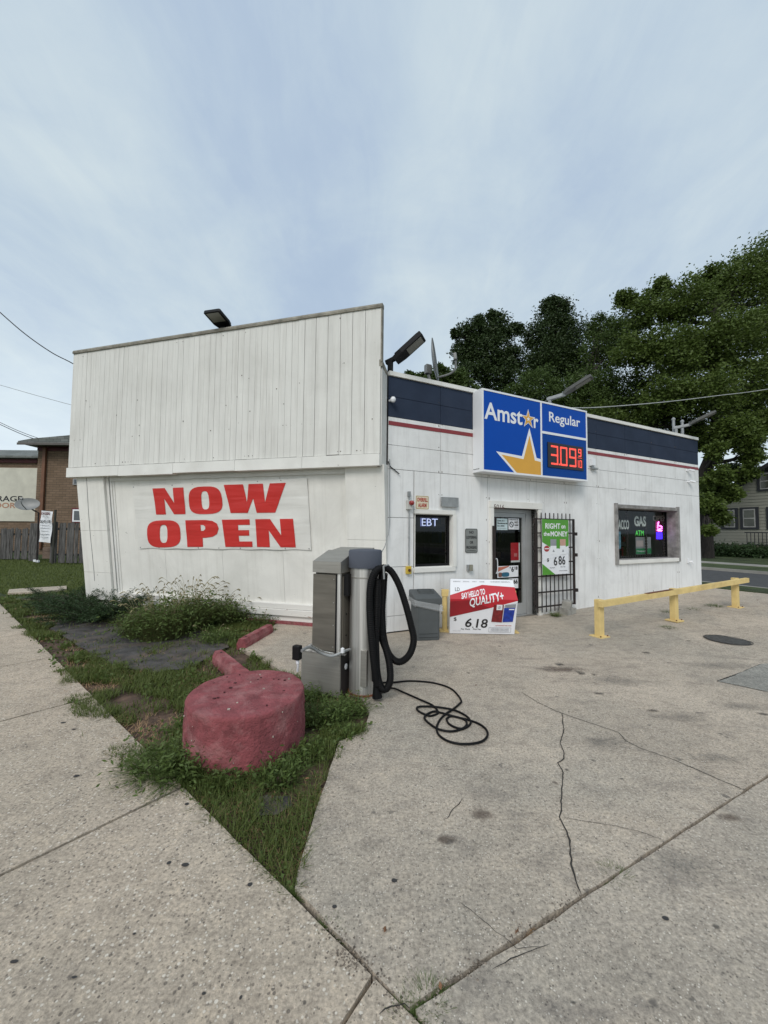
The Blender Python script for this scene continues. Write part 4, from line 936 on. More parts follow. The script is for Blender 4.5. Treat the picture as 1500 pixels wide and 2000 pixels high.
# ================================================================== SECURITY GATE
GO = .10
g00 = rw(1047, 1196, GO); gt = rw(1047, 1013.5, GO); g11 = rw(1121, 1013, GO)
GFm = shift(FR_, g00[0], -GO, 0); gate = thing('security_gate', 'black iron security gate folded open against the wall beside the door', 'gate', GFm)
def gg(px, py, off=0): return hit(GFm, px, py, off)
GWd = gg(1121, 1100)[0]; zt_ = gg(1050, 1013)[1]; zb_ = gg(1053, 1186)[1]
hb = [gg(1053, y)[1] for y in (1013.5, 1041, 1070, 1099, 1126, 1157.5, 1186)]
for x in (0, GWd): MB().box(x-.018, x+.018, -.018, .018, zb_-.02, zt_+.015).build('stile', BLACKM, gate)
for z in hb: MB().box(.018, GWd-.018, -.012, .012, z-.014, z+.014).build('rail', BLACKM, gate)
for i in range(9):
    x = .05+(GWd-.16)*i/8
    MB().box(x-.007, x+.007, -.0075, .0075, gg(1053, 1197)[1], gg(1050, 1001)[1]+(.0)).build('bar', BLACKM, gate)
for z in (hb[1], (hb[3]+hb[2])/2, hb[5]): MB().box(GWd+.018, GWd+.09, -.03, .02, z-.05, z+.02, .005).build('latch', BLACKM, gate)
for z in (hb[0]-.05, hb[2], hb[4]-.03, hb[6]+.1): MB().tube([(-.035, 0, z-.045), (-.035, 0, z+.045)], .022).build('hinge', BLACKM, gate)
MB().box(dr[0]-.03, dr[0]+.02, -.09, -.05, rw(962, 1160)[1], rw(960, 1027)[1]).build('latch_strip', BLACKM, label='black iron latch strip bolted along the left door jamb', cat='latch strip', mw=FR_)
# green poster on the gate
PO = GO+.03
q = [rw(1058.5, 1124, PO), rw(1110, 1119.5, PO), rw(1110, 1018, PO), rw(1058.5, 1011.5, PO)]
x0, x1 = (q[0][0]+q[3][0])/2, (q[1][0]+q[2][0])/2; z0, z1 = (q[0][1]+q[1][1])/2, (q[2][1]+q[3][1])/2; W_, H_ = x1-x0, z1-z0
gp_ = thing('price_poster', 'green RIGHT on the MONEY 6.86 price poster fixed to the open gate', 'poster', shift(FR_, x0, -PO, z0))
sh_ = MB().box(0, W_, -.004, .004, 0, H_).build('sheet', PAPER, gp_)
poly([[(0, H_), (0, H_*.59), (W_*.28, H_*.50), (W_*.6, H_*.44), (W_, H_*.52), (W_, H_)]], PGREEN, sh_, y=.005, name='green_field')
poly([[(0, 0), (0, H_*.20), (W_*.47, 0)]], PGREEN, sh_, y=.005, name='green_corner')
poly([[(0, H_*.585), (0, H_*.25), (W_*.9, H_*.37), (W_, H_*.37), (W_, H_*.50), (W_*.86, H_*.46), (W_*.2, H_*.48)]], PAPER, sh_, y=.0065, name='white_field')
text('RIGHT', (W_*.12, W_*.68, H_*.83, H_*.93), SIGNW, sh_, y=.008, bold=.02); text('on', (W_*.72, W_*.88, H_*.835, H_*.895), SIGNW, sh_, y=.008, bold=.02)
text('the', (W_*.05, W_*.28, H_*.70, H_*.775), SIGNW, sh_, y=.008, bold=.02); text('MONEY', (W_*.31, W_*.96, H_*.69, H_*.785), SIGNW, sh_, y=.008, bold=.02)
for i, (xa, m_) in enumerate(((.30, PGREY), (.66, pmat('poster_rose', (.55, .33, .25), .4)))):
    MB().box(W_*xa, W_*(xa+.22), -.012, -.008, H_*.36, H_*.52).build('pack_picture', SIGNW, sh_); MB().box(W_*xa, W_*(xa+.22), -.012, -.008, H_*.521, H_*.64).build('pack_picture', m_, sh_)
    poly([[(W_*(xa+.07), H_*.41), (W_*(xa+.15), H_*.41), (W_*(xa+.11), H_*.455)]], PGREY, sh_, y=.013, name='pack_mark')
poly([sq(W_*.16, H_*.47, W_*.10, H_*.055, 20, 2)], pmat('poster_stamp', (.4, .05, .05), .4), sh_, y=.009, name='stamp'); MB().box(W_*.08, W_*.24, -.0125, -.011, H_*.462, H_*.478).build('stamp_bar', SIGNW, sh_)
text('$', (W_*.17, W_*.24, H_*.23, H_*.30), PBLACK, sh_, y=.008, bold=.01); text('6', (W_*.42, W_*.55, H_*.16, H_*.32), PBLACK, sh_, y=.008, bold=.01); text('86', (W_*.60, W_*.86, H_*.17, H_*.33), PBLACK, sh_, y=.008, bold=.01)
text('Per Pack', (W_*.28, W_*.46, H_*.115, H_*.13), PBLACK, sh_, y=.008); text('Plus Tax', (W_*.68, W_*.86, H_*.125, H_*.14), PBLACK, sh_, y=.008)
text('SURGEON GENERAL', (W_*.62, W_*.94, H_*.055, H_*.07), PGREY, sh_, y=.008)

# ================================================================== PRICE BOARD OVER THE YELLOW HOOP
pb0, pb1 = P(878, 1238), P(1004.5, 1240); PBD = (pb1-pb0); PBL = PBD.length
PBF = frame(pb0+Vector((0, 0, .01)), Vector((PBD.x, PBD.y, 0)))
brd = thing('price_board', 'folded red and white cigarette price board reading 6.18 leaning on yellow hoop', 'price board', PBF)
Zk, Ztop = .58, .885
def fold(c):
    x, y, z = c
    if z <= Zk: yy = -.10*(z/Zk); k = 1+.035*(z/Zk); zz_ = z
    else:
        t = (z-Zk)/(Ztop-Zk); yy = -.10+.20*t; zz_ = z; k = 1.035-.055*t
    xc = PBL/2; return Vector((xc+(x-xc)*k+.02*z, yy+y, zz_))
def fpoly(splines, mat, parent, y, name):
    me = curve_mesh(splines, .001); bm = bmesh.new(); bm.from_mesh(me)
    for zc in [Zk]+[Zk*i/5 for i in range(1, 5)]: bmesh.ops.bisect_plane(bm, geom=bm.verts[:]+bm.edges[:]+bm.faces[:], plane_co=(0, 0, zc), plane_no=(0, 0, 1))
    bm.to_mesh(me); bm.free(); return put(me, name, mat, parent, None, fold, y)
def ftext(body, box, mat, parent, y, bold=0, shear=0, skew=0, name='lettering'):
    me = fit(text_mesh(body, bold, shear), *box)
    if skew:
        for v in me.vertices: v.co.z += (v.co.x-box[0])*skew
    bm = bmesh.new(); bm.from_mesh(me)
    for zc in (Zk,): bmesh.ops.bisect_plane(bm, geom=bm.verts[:]+bm.edges[:]+bm.faces[:], plane_co=(0, 0, zc), plane_no=(0, 0, 1))
    bm.to_mesh(me); bm.free(); return put(me, name, mat, parent, None, fold, y)
bs_ = fpoly([[(0, 0), (0, Ztop), (PBL, Ztop-.01), (PBL, 0)]], PAPER, brd, 0, 'sheet')
bkm = MB(); bkm.v = [fold(Vector((x, .012, z))) for z in (0, .15, .3, .45, Zk, Ztop) for x in (0, PBL)]; bkm.v += [Vector((v.x, .22 if i > 8 else .14, v.z if i < 10 else v.z-.02)) for i, v in enumerate(bkm.v)]
bkm.f = [(0, 2, 14, 12), (2, 4, 16, 14), (4, 6, 18, 16), (6, 8, 20, 18), (8, 10, 22, 20), (1, 13, 15, 3), (3, 15, 17, 5), (5, 17, 19, 7), (7, 19, 21, 9), (9, 21, 23, 11), (10, 11, 23, 22)]
bkm.build('side_flaps', PAPER, brd)
Z = lambda f: f*Ztop
X = lambda f: f*PBL
fpoly([[(0, Z(.315)), (0, Z(.72)), (X(.50), Z(.90)), (X(1), Z(.865)), (X(1), Z(.62)), (X(.80), Z(.565)), (X(.62), Z(.50))]], PRED, bs_, .004, 'red_field')
fpoly([[(0, Z(.315)), (0, Z(.61)), (X(.30), Z(.64)), (X(.60), Z(.495))]], pmat('poster_deep_red', (.30, .012, .02), .4), bs_, .0055, 'deep_red_field')
fpoly([[(X(.62), Z(.50)), (X(1), Z(.635)), (X(1), Z(.60)), (X(.63), Z(.475))]], PAPER, bs_, .006, 'white_edge')
ftext('SAY HELLO TO', (X(.17), X(.53), Z(.655), Z(.755)), SIGNW, bs_, .008, .03, 0, .20)
ftext('QUALITY+', (X(.29), X(.80), Z(.485), Z(.665)), SIGNW, bs_, .010, .02, 0, .22)
ftext('LD', (X(.075), X(.145), Z(.79), Z(.85)), PBLACK, bs_, .004)
for i, (a, b, t) in enumerate(((.04, .16, 'WARNING'), (.20, .30, 'SMOKING'), (.35, .42, 'MAY'), (.46, .54, 'CAUSE'), (.64, .95, 'SURGEON GENERAL'))): ftext(t, (X(a), X(b), Z(.945), Z(.965)), PGREY, bs_, .004)
ftext('$', (X(.06), X(.105), Z(.235), Z(.31)), PBLACK, bs_, .004, .0); 
ftext('6', (X(.235), X(.335), Z(.125), Z(.295)), PBLACK, bs_, .004, .015, .15); ftext('.', (X(.345), X(.365), Z(.115), Z(.135)), PBLACK, bs_, .004); ftext('18', (X(.40), X(.58), Z(.115), Z(.285)), PBLACK, bs_, .004, .015, .1)
ftext('Per Pack', (X(.175), X(.315), Z(.075), Z(.10)), PBLACK, bs_, .004, .01); ftext('Plus Tax', (X(.36), X(.48), Z(.075), Z(.10)), PBLACK, bs_, .004, .01)
fpoly([[(X(.63), Z(.235)), (X(.655), Z(.555)), (X(.80), Z(.56)), (X(.79), Z(.225))]], PRED2, bs_, .009, 'pack_picture'); fpoly([[(X(.80), Z(.23)), (X(.81), Z(.50)), (X(.97), Z(.505)), (X(.955), Z(.24))]], PBLUE, bs_, .009, 'pack_picture')
fpoly([[(X(.695), Z(.46)), (X(.695), Z(.56)), (X(.78), Z(.56)), (X(.78), Z(.46))]], PAPER, bs_, .011, 'pack_label'); ftext('LD', (X(.715), X(.755), Z(.49), Z(.53)), PBLACK, bs_, .013)
fpoly([[(X(.82), Z(.51)), (X(.82), Z(.56)), (X(.98), Z(.575)), (X(.975), Z(.505))]], PGREY, bs_, .010, 'pack_top'); fpoly([[(X(.88), Z(.465)), (X(.88), Z(.485)), (X(.96), Z(.485)), (X(.96), Z(.465))]], PAPER, bs_, .012, 'pack_label')
ftext('LDCIGARETTES.COM', (X(.70), X(.94), Z(.155), Z(.17)), RL, bs_, .004, .01)
fpoly([[(X(.60), Z(.035)), (X(.60), Z(.125)), (X(.94), Z(.125)), (X(.94), Z(.035))], [(X(.604), Z(.040)), (X(.604), Z(.120)), (X(.936), Z(.120)), (X(.936), Z(.040))]], PGREY, bs_, .004, 'box_outline')
for k in range(3): ftext('SURGEON GENERAL WARNING CIGARETTE', (X(.63), X(.91), Z(.055+.02*k), Z(.066+.02*k)), PGREY, bs_, .004)
ftext('underage sale prohibited', (X(.05), X(.17), Z(.045), Z(.055)), PGREY, bs_, .004)
# yellow hoop
hp = thing('hoop_barrier', 'yellow steel hoop barrier behind the folded price board', 'barrier', shift(PBF, 0, .18, -.01))
for x in (-.055, PBL+.02): 
    MB().tube([(x, 0, 0), (x, 0, .60)], .045, 14).build('post', YEL, hp, smooth=True); MB().box(x-.09, x+.09, -.09, .09, 0, .018).build('foot_plate', YEL, hp)
MB().box(-.11, PBL+.08, -.05, .05, .585, .70, .01).build('beam', YEL, hp)
# ================================================================== BIN
tcn_ = P(863, 1251); BX = Vector((-.985, -.17, 0)).normalized(); bo = tcn_+BX*.425
BF_ = frame(bo, -BX); binn = thing('litter_bin', 'square grey litter bin with clear liner standing beside the price board', 'litter bin', BF_)
s_ = .425; hh = .72
def taper(z): return .03*(1-z/hh)
m = MB(); n = 5
def rr2(i, r=.03): return [(x, y) for x, y in rrect(i, s_-i, i, s_-i, r)]
prof = [(.030, 0), (.026, .02), (.022, .5), (.012, .555)]
rings = []
for ins, z in prof: rings.append([(x, y, z) for x, y in rr2(ins)])
k = len(rings[0]); m.add([v for r in rings for v in r], [tuple(range(k))[::-1]]+[(i*k+j, i*k+(j+1) % k, (i+1)*k+(j+1) % k, (i+1)*k+j) for i in range(len(rings)-1) for j in range(k)]+[tuple(range((len(rings)-1)*k, len(rings)*k))])
m.build('body', TRASH, binn)
MB().box(.06, s_-.06, .012, .021, .055, .075, .003).build('foot_ridge', TRASH, binn); MB().box(.055, s_-.055, .015, .0205, .11, .50, .002).build('front_panel', TRASH, binn)
m = MB(); rings = []
for ins, z in ((-.006, .56), (-.008, .60), (-.006, .648), (.004, .660), (.05, .675), (.085, .682)): rings.append([(x, y, z+(.075*y/s_ if z > .61 else 0)) for x, y in rr2(ins, .028)])
m.add([v for r in rings for v in r], [(i*k+j, i*k+(j+1) % k, (i+1)*k+(j+1) % k, (i+1)*k+j) for i in range(len(rings)-1) for j in range(k)]+[tuple(range((len(rings)-1)*k, len(rings)*k))])
lid = m.build('lid', TRASH, binn)
m = MB(); 
for q in ((.10, .33, .12, .135), (.10, .33, .29, .305), (.10, .115, .135, .29), (.315, .33, .135, .29)): m.box(q[0], q[1], q[2], q[3], .70, .755)
m.build('opening_rim', TRASH, lid); MB().box(.116, .314, .136, .289, .70, .728).build('opening', DARK, lid)
LIN = bpy.data.materials.new('clear_liner'); LIN.use_nodes = True; b = LIN.node_tree.nodes['Principled BSDF']; b.inputs['Base Color'].default_value = (.75, .77, .78, 1); b.inputs['Roughness'].default_value = .25; b.inputs['Alpha'].default_value = .30
m = MB(); rings = []
for j_, (z, o_) in enumerate(((.60, -.02), (.575, -.026), (.545, -.018), (.52, -.024), (.50, -.010))):
    r = rrect(o_, s_-o_, o_, s_-o_, .04, 9); 
    rings.append([(x+.006*mnoise.noise(Vector((x*22, y*22, z*30))), y+.010*mnoise.noise(Vector((x*22, y*22, z*30+5))), z-.09*(x/s_)*(1 if y < .3 else .4)-(.012*mnoise.noise(Vector((x*16, y*16, j_)))) + .03) for x, y in r])
k = len(rings[0]); m.add([v for r in rings for v in r], [(i*k+j, i*k+(j+1) % k, (i+1)*k+(j+1) % k, (i+1)*k+j) for i in range(len(rings)-1) for j in range(k)]); m.build('liner', LIN, binn, smooth=True)

# ================================================================== YELLOW RAIL
ra, rb_, rc = P(1171, 1243), P(1323, 1214.5), P(1437, 1186)
RFm = frame(ra, (rc-ra).normalized() if False else Vector((rc.x-ra.x, rc.y-ra.y, 0))); rail = thing('guard_rail', 'yellow painted steel guard rail on three posts along the shop front', 'guard rail', RFm)
ri = RFm.inverted(); LR = (rc.xy-ra.xy).length; slope = (rc.z-ra.z)/LR
for i, q in enumerate((ra, rb_, rc)):
    l = ri @ q; x = l.x; zb = slope*x; 
    po = MB().box(x-.055, x+.055, -.05, .05, zb+.012, zb+.60+(.03 if i == 2 else .0), .006).build('post', YEL, rail)
    MB().box(x-.11, x+.11, -.11, .11, zb-.01, zb+.014, .003).build('foot_plate', YEL if i else YEL, po)
    for sx_ in (-.085, .085): MB().tube([(x+sx_, -.08, zb+.013), (x+sx_, -.08, zb+.03)], .012, 6).build('bolt', RUST, po)
m = MB(); m.prism_x([(-.12, .50), (-.12, .595), (-.052, .595), (-.052, .50)], -.10, LR+.33)
m.v = [(x, y, z+slope*x+ (.02 if x > 1 else 0)) for x, y, z in m.v]; m.build('beam', YEL, rail)
m = MB(); m.prism_x([(-.118, .5955), (-.118, .600), (-.054, .600), (-.054, .5955)], 1.15, 1.95); m.v = [(x, y, z+slope*x+.006+.0027*x) for x, y, z in m.v]; m.build('rust_streak', RUST, rail)

# concrete blocks by the gate
BLK = pmat('rough_concrete_block', (.33, .32, .29), .9, var=.2, vscale=8, bump=1, bscale=20, dist=.012)
b0 = P(1120, 1201)
for i, (ang, dx, z_, sz, lab) in enumerate(((.1, 0, 0, (.30, .20, .13), 'lower grey concrete block at the foot of the iron gate'), (.5, -.02, .13, (.24, .17, .15), 'upper tilted concrete block resting on another by the iron gate'))):
    m = MB().box(-sz[0]/2, sz[0]/2, -sz[1]/2, sz[1]/2, 0, sz[2], .012)
    m.v = [Vector(v)+Vector((.012*mnoise.noise(Vector(v)*20), .012*mnoise.noise(Vector(v)*20+Vector((5, 5, 5))), .008*mnoise.noise(Vector(v)*15+Vector((9, 0, 0))))) for v in m.v]
    o = m.build('concrete_block', BLK, None, frame(b0+RD*dx+RN*.13+Vector((0, 0, z_-.008)), RD) @ rotz(ang) @ Matrix.Rotation(.06*i, 4, 'X'), label=lab, cat='block', group='loose concrete blocks')

# ================================================================== VACUUM STATION
VX = Vector((.93, -.367, 0)).normalized(); vo = Vector((-.862, 4.14, 0))
VF = frame(vo, VX); vac = thing('vacuum_machine', 'stainless steel car vacuum station with black hose looped on its side', 'vacuum machine', VF)
def vv(px, py, off=0): return hit(VF, px, py, off)
pw = vv(664, 1300)[0]; pzt = vv(640, 1268)[1]
DP = .50
MB().box(0, pw, 0, DP, 0, .425, .004).build('plinth', STEEL, vac, smooth=False)
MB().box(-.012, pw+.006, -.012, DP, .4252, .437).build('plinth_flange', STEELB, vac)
xl = vv(611, 1180)[0]; xr = vv(664, 1180)[0]
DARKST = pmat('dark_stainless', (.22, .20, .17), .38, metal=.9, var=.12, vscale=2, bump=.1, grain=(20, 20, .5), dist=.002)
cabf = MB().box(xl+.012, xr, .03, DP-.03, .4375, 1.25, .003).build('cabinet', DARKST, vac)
dp = MB().box(xl-.004, xr-.055, .004, .029, .455, 1.235, .003).build('door_panel', pmat('brown_stainless', (.26, .24, .205), .24, metal=.95, var=.3, vscale=1.0, bump=.1, grain=(.6, .6, 5), dist=.002), vac)
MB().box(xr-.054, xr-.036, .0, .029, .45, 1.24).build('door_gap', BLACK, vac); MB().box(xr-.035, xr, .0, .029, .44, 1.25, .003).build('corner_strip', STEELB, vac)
for z in (.50, .72, .95, 1.19): MB().tube([(xr-.075, .004, z), (xr-.075, -.003, z)], .006, 8).build('rivet', STEELB, dp)
hx0, hx1 = vv(613, 1095)[0], vv(667.5, 1095)[0]
MB().prism_x([(-.02, 1.255), (-.02, 1.37), (DP*.62, 1.475), (DP*.62, 1.255)], hx0, hx1).build('hood', STEEL, vac)
MB().prism_x([(DP*.62+.004, 1.255), (DP*.62+.004, 1.47), (DP+.05, 1.50), (DP+.05, 1.255)], hx0+.03, hx1+.13).build('hood_rear', STEEL, vac)
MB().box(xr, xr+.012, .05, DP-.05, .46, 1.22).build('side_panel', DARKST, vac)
MB().box(xr+.0125, xr+.06, .06, .18, 1.02, 1.24).build('side_recess', BLACK, vac)
for z in (.6, .82, 1.15): MB().tube([(xr+.012, .12, z), (xr+.018, .12, z)], .008, 8).build('rivet', BLACK, vac)
rb = MB().lathe([(.03, 0), (.03, .01), (.018, .012), (.001, .012)], 16); rb.v = [(pw+.001+v[2], .12+v[0], .28+v[1]) for v in rb.v]; rb.build('port', SIGNW, vac)
MB().box(pw, pw+.006, .02, DP-.02, .02, .42).build('plinth_side', BLACKM, vac)
# cylinder
cc = VF.inverted() @ Vector((-.195, 4.13, 0)); cx, cy = cc.x, cc.y; R_ = .160
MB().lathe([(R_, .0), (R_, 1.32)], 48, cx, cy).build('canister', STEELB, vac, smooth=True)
MB().lathe([(R_+.008, .012), (R_+.008, .03), (R_+.001, .031)], 48, cx, cy).build('base_ring', RUST, vac, smooth=True)
MB().lathe([(R_+.003, .80+.4), (R_+.003, 1.215)], 48, cx, cy).build('band', STEEL, vac, smooth=True)
MB().lathe([(R_+.016, 1.305), (R_+.018, 1.32), (R_+.018, 1.475), (R_+.008, 1.492), (R_*.5, 1.50), (.001, 1.503)], 48, cx, cy).build('cap', CAPG, vac, smooth=True)
MB().box(cx+R_*.2, cx+R_*.62, cy-R_-.004, cy-R_*.55, .12, .48, .003).build('clean_out_hatch', STEEL, vac)
# junction pipe and plug hanging over the red block
plug = at(580, 1272, 3.62); pcl = VF.inverted() @ plug
cnd = [pcl+Vector((.05, 0, .01)), VF.inverted() @ at(605, 1264, 3.75), VF.inverted() @ at(628, 1276, 3.85), VF.inverted() @ at(650, 1281, 3.88), VF.inverted() @ at(672, 1272, 3.92), VF.inverted() @ at(683, 1268, 4.0)]
MB().tube(bez(cnd, 6), .014, 8).build('flexible_conduit', GREYM, vac, smooth=True)
MB().tube(bez([p+Vector((0, .01, .022)) for p in cnd[1:4]], 6), .006, 6).build('cable', STEELB, vac, smooth=True)
MB().box(pcl.x-.035, pcl.x+.04, pcl.y-.03, pcl.y+.03, pcl.z-.075, pcl.z+.055, .01).build('taped_plug', BLACK, vac)
MB().tube(bez([pcl+Vector((0, 0, -.07)), pcl+Vector((.012, .0, -.12)), pcl+Vector((-.004, .02, -.19))], 5), [.015]*5+[.009]*6, 6).build('frayed_wrap', PAPER, vac)
ws = VF.inverted() @ at(670, 1270, 3.9); MB().lathe([(.001, -.03), (.02, -.02), (.02, .02), (.001, .03)], 8, ws.x, ws.y-.01, lambda p, r: p+Vector((0, 0, ws.z))).build('wall_fitting', SIGNW, vac)
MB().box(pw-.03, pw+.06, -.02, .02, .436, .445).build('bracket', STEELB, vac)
# hose strands: hung on the hook at the cap
vi = VF.inverted()
def hz_(pts, r=.0365, name='hose'):
    p = bez([vi @ at(x, y, Y) for x, y, Y in pts], 8)
    fine = []; carry = 0; stp = .009
    for a, b in zip(p[:-1], p[1:]):
        L_ = (b-a).length; t = carry
        while t < L_: fine.append(a.lerp(b, t/L_)); t += stp
        carry = t-L_
    p = fine; rs = [r*(1.0 if i % 2 else .90) for i in range(len(p))]
    return MB().tube(p, rs, 14).build(name, RUBBER, vac)
hz_([(733, 1330, 3.99), (731, 1290, 3.97), (727, 1230, 3.95), (724, 1175, 3.94), (727, 1135, 3.93), (738, 1114, 3.92), (750, 1109, 3.94), (764, 1116, 3.98), (779, 1142, 4.0), (792, 1180, 4.0), (803, 1222, 4.0), (808, 1250, 4.0), (801, 1276, 4.0), (786, 1291, 4.0), (771, 1290, 4.0), (757, 1272, 4.0), (749, 1240, 4.03), (747, 1195, 4.06), (749, 1150, 4.06), (751, 1120, 4.02)])
hz_([(736, 1338, 3.90), (731, 1300, 3.86), (726, 1250, 3.84), (722, 1190, 3.84), (724, 1140, 3.84), (735, 1114, 3.86), (746, 1115, 3.92), (744, 1150, 3.98), (742, 1200, 4.0), (746, 1245, 4.0), (755, 1272, 3.94), (761, 1300, 3.92), (762, 1328, 3.90), (755, 1345, 3.90), (745, 1343, 3.90), (738, 1322, 3.90), (735, 1290, 3.90), (734, 1240, 3.90), (736, 1180, 3.90), (738, 1130, 3.90)])
nz = [vi @ at(x, y, 3.92) for x, y in ((735, 1325), (735, 1342), (737, 1362))]
MB().tube(nz, [.030, .034, .052], 12).build('nozzle', RUBBER, vac)
hk = vi @ at(749, 1106, 3.86); hk2 = vi @ at(750, 1131, 3.86)
MB().tube([hk+Vector((0, .14, .0)), hk, hk2], .010, 8).build('hook', GREYM, vac)
# cable coiled on the ground
def Pc(x, y): return P(x, y, .010)
loop = [(733, 1359), (748, 1352), (766, 1345), (790, 1354), (820, 1367), (843, 1377), (853, 1386), (855, 1393), (843, 1398), (833, 1397), (818, 1390), (814, 1384), (822, 1381), (850, 1381.5), (885, 1387), (908, 1397), (919, 1408), (916, 1417), (903, 1424), (880, 1429), (856, 1425), (838, 1414), (829, 1404), (834, 1396), (848, 1390), (862, 1392.5), (890, 1400), (914, 1406), (935, 1414), (949, 1425), (952, 1438), (942, 1449), (920, 1454), (893, 1453), (871, 1446), (856, 1434), (853, 1420), (860, 1405), (872, 1394), (885, 1386), (897, 1376), (901, 1370), (893, 1357), (880, 1345), (860, 1337), (835, 1332), (800, 1330), (770, 1333), (748, 1334), (735, 1338)]
pts = bez([Pc(*q) for q in loop], 6)
pts = [Vector((p.x, p.y, p.z+.006*(.5+.5*math.sin(i*.11)))) for i, p in enumerate(pts)]
cb1 = MB().tube(pts, .0095, 8).build('power_cable', RUBBER, None, label='black rubber cable coiled loosely on the concrete beside the vacuum machine', cat='cable', smooth=True)
ipt = [Pc(*q) for q in ((872, 1404), (876, 1413), (888, 1420), (902, 1423), (911, 1416), (909, 1407), (895, 1401), (880, 1399), (872, 1404))]
MB().tube(bez(ipt, 6), .0095, 8).build('inner_loop', RUBBER, cb1, smooth=True)
MB().tube([Pc(700, 1356), Pc(718, 1353), Pc(733, 1345)], .006, 6).build('cable_end', RUBBER, cb1)

# ================================================================== RED CONCRETE BLOCK AND KERB STOPS
rc_ = Vector((-1.10, 3.20)); RR = .455
def rough(p, r):
    a = math.atan2(p.y-rc_.y, p.x-rc_.x); q = Vector(p)
    d = .018*mnoise.noise(Vector((math.cos(a)*1.1, math.sin(a)*1.1, 3)))
    if p.z < .345: d += .006*mnoise.noise(Vector(p)*13)+.012*mnoise.noise(Vector(p)*38)+.006*max(0, mnoise.noise(Vector(p)*6))
    dr_ = Vector((p.x-rc_.x, p.y-rc_.y, 0))
    if dr_.length > 1e-6: q += dr_.normalized()*d*min(1, r/RR)
    if p.z > .3: q.z += .008*mnoise.noise(Vector((p.x*4, p.y*4, 0)))+.004*mnoise.noise(Vector((p.x*22, p.y*22, 4)))+.012*(p.y-rc_.y)-.02*max(0, mnoise.noise(Vector((p.x*7, p.y*7, 8)))-.35)
    return q
prof = [(RR+.015, -.05)]+[(RR+.012-.012*i/10, .33*i/10) for i in range(0, 11)]+[(RR, .352), (RR+.002, .372), (RR-.006, .386), (RR-.018, .390)]+[(RR*(1-i/24), .392+.004*math.sin(i/24*1.5)) for i in range(2, 24)]+[(.005, .40)]
m = MB().lathe(prof, 110, rc_.x, rc_.y, rough)
m.build('concrete_drum', REDP, None, Matrix(), smooth=True, label='round low concrete block painted dull red standing in the weeds', cat='concrete block')
drum = bpy.data.objects['concrete_drum']
CH_ = pmat('bare_concrete_chip', (.42, .36, .31), .9, var=.3, vscale=30, bump=.6); CD_ = pmat('dark_crust', (.09, .025, .028), .9, var=.4, vscale=40, bump=1)
mc_ = MB(); md_ = MB()
for i in range(9):
    a = random.uniform(3.3, 6.1); zc_ = random.uniform(.05, .36); s2 = random.uniform(.002, .005); rr3 = RR+.018*mnoise.noise(Vector((math.cos(a)*1.1, math.sin(a)*1.1, 3)))+.007
    c_ = Vector((rc_.x+rr3*math.cos(a), rc_.y+rr3*math.sin(a), zc_)); mc_.box(c_.x-s2, c_.x+s2, c_.y-s2, c_.y+s2, c_.z-s2*.8, c_.z+s2*.8)
for i in range(22):
    a = random.gauss(2.2, 1.3); r_ = RR*.8*math.sqrt(random.random()); s2 = random.uniform(.003, .008); c_ = Vector((rc_.x+r_*math.cos(a), rc_.y+r_*math.sin(a), .396+.012*r_*math.sin(a)))
    (md_ if i % 4 else mc_).box(c_.x-s2*1.4, c_.x+s2*1.4, c_.y-s2, c_.y+s2, c_.z-.006, c_.z+s2*.5+.002)
o_1 = mc_.build('paint_chips', CH_, drum); o_1['kind'] = 'stuff'; o_2 = md_.build('crust', CD_, drum); o_2['kind'] = 'stuff'
def stop(pa, pb, label, hole=True):
    L_ = (pb-pa).length; fm = frame(pa, Vector((pb.x-pa.x, pb.y-pa.y, 0)))
    th = thing('parking_stop', label, 'parking stop', fm, 'red painted parking stops')
    sec = [(-.075, -.03), (-.075, .06), (-.045, .125), (.045, .125), (.075, .06), (.075, -.03)]
    m = MB(); k = 26; rings = []
    for i in range(k+1):
        x = L_*i/k; s_ = .9 if i in (0, k) else 1
        rings.append([(x+(.01 if i == 0 else 0)+.012*mnoise.noise(Vector((y*9, z*9, i == 0))), y*s_+.007*mnoise.noise(Vector((x*9, y*9, 1))), z*(.97 if i in (0, k) else 1)+.006*mnoise.noise(Vector((x*9, z*9, 2)))) for y, z in sec])
    m.add([v for r in rings for v in r], [(i*6+(j+1) % 6, i*6+j, (i+1)*6+j, (i+1)*6+(j+1) % 6) for i in range(k) for j in range(6)]+[tuple(range(6)), tuple(range(k*6, k*6+6))[::-1]])
    m.build('bar', REDP, th, smooth=False)
    MB().tube([(.14, 0, .12), (.14, 0, .1285)], .014, 10).build('pin_hole', DARK, th)
stop(P(425, 1288), Vector((-1.25, 4.0, 0)), 'red parking stop bar partly hidden behind the red concrete drum')
stop(P(470, 1266), P(526, 1234), 'red parking stop bar lying nearer the shop by the weeds')

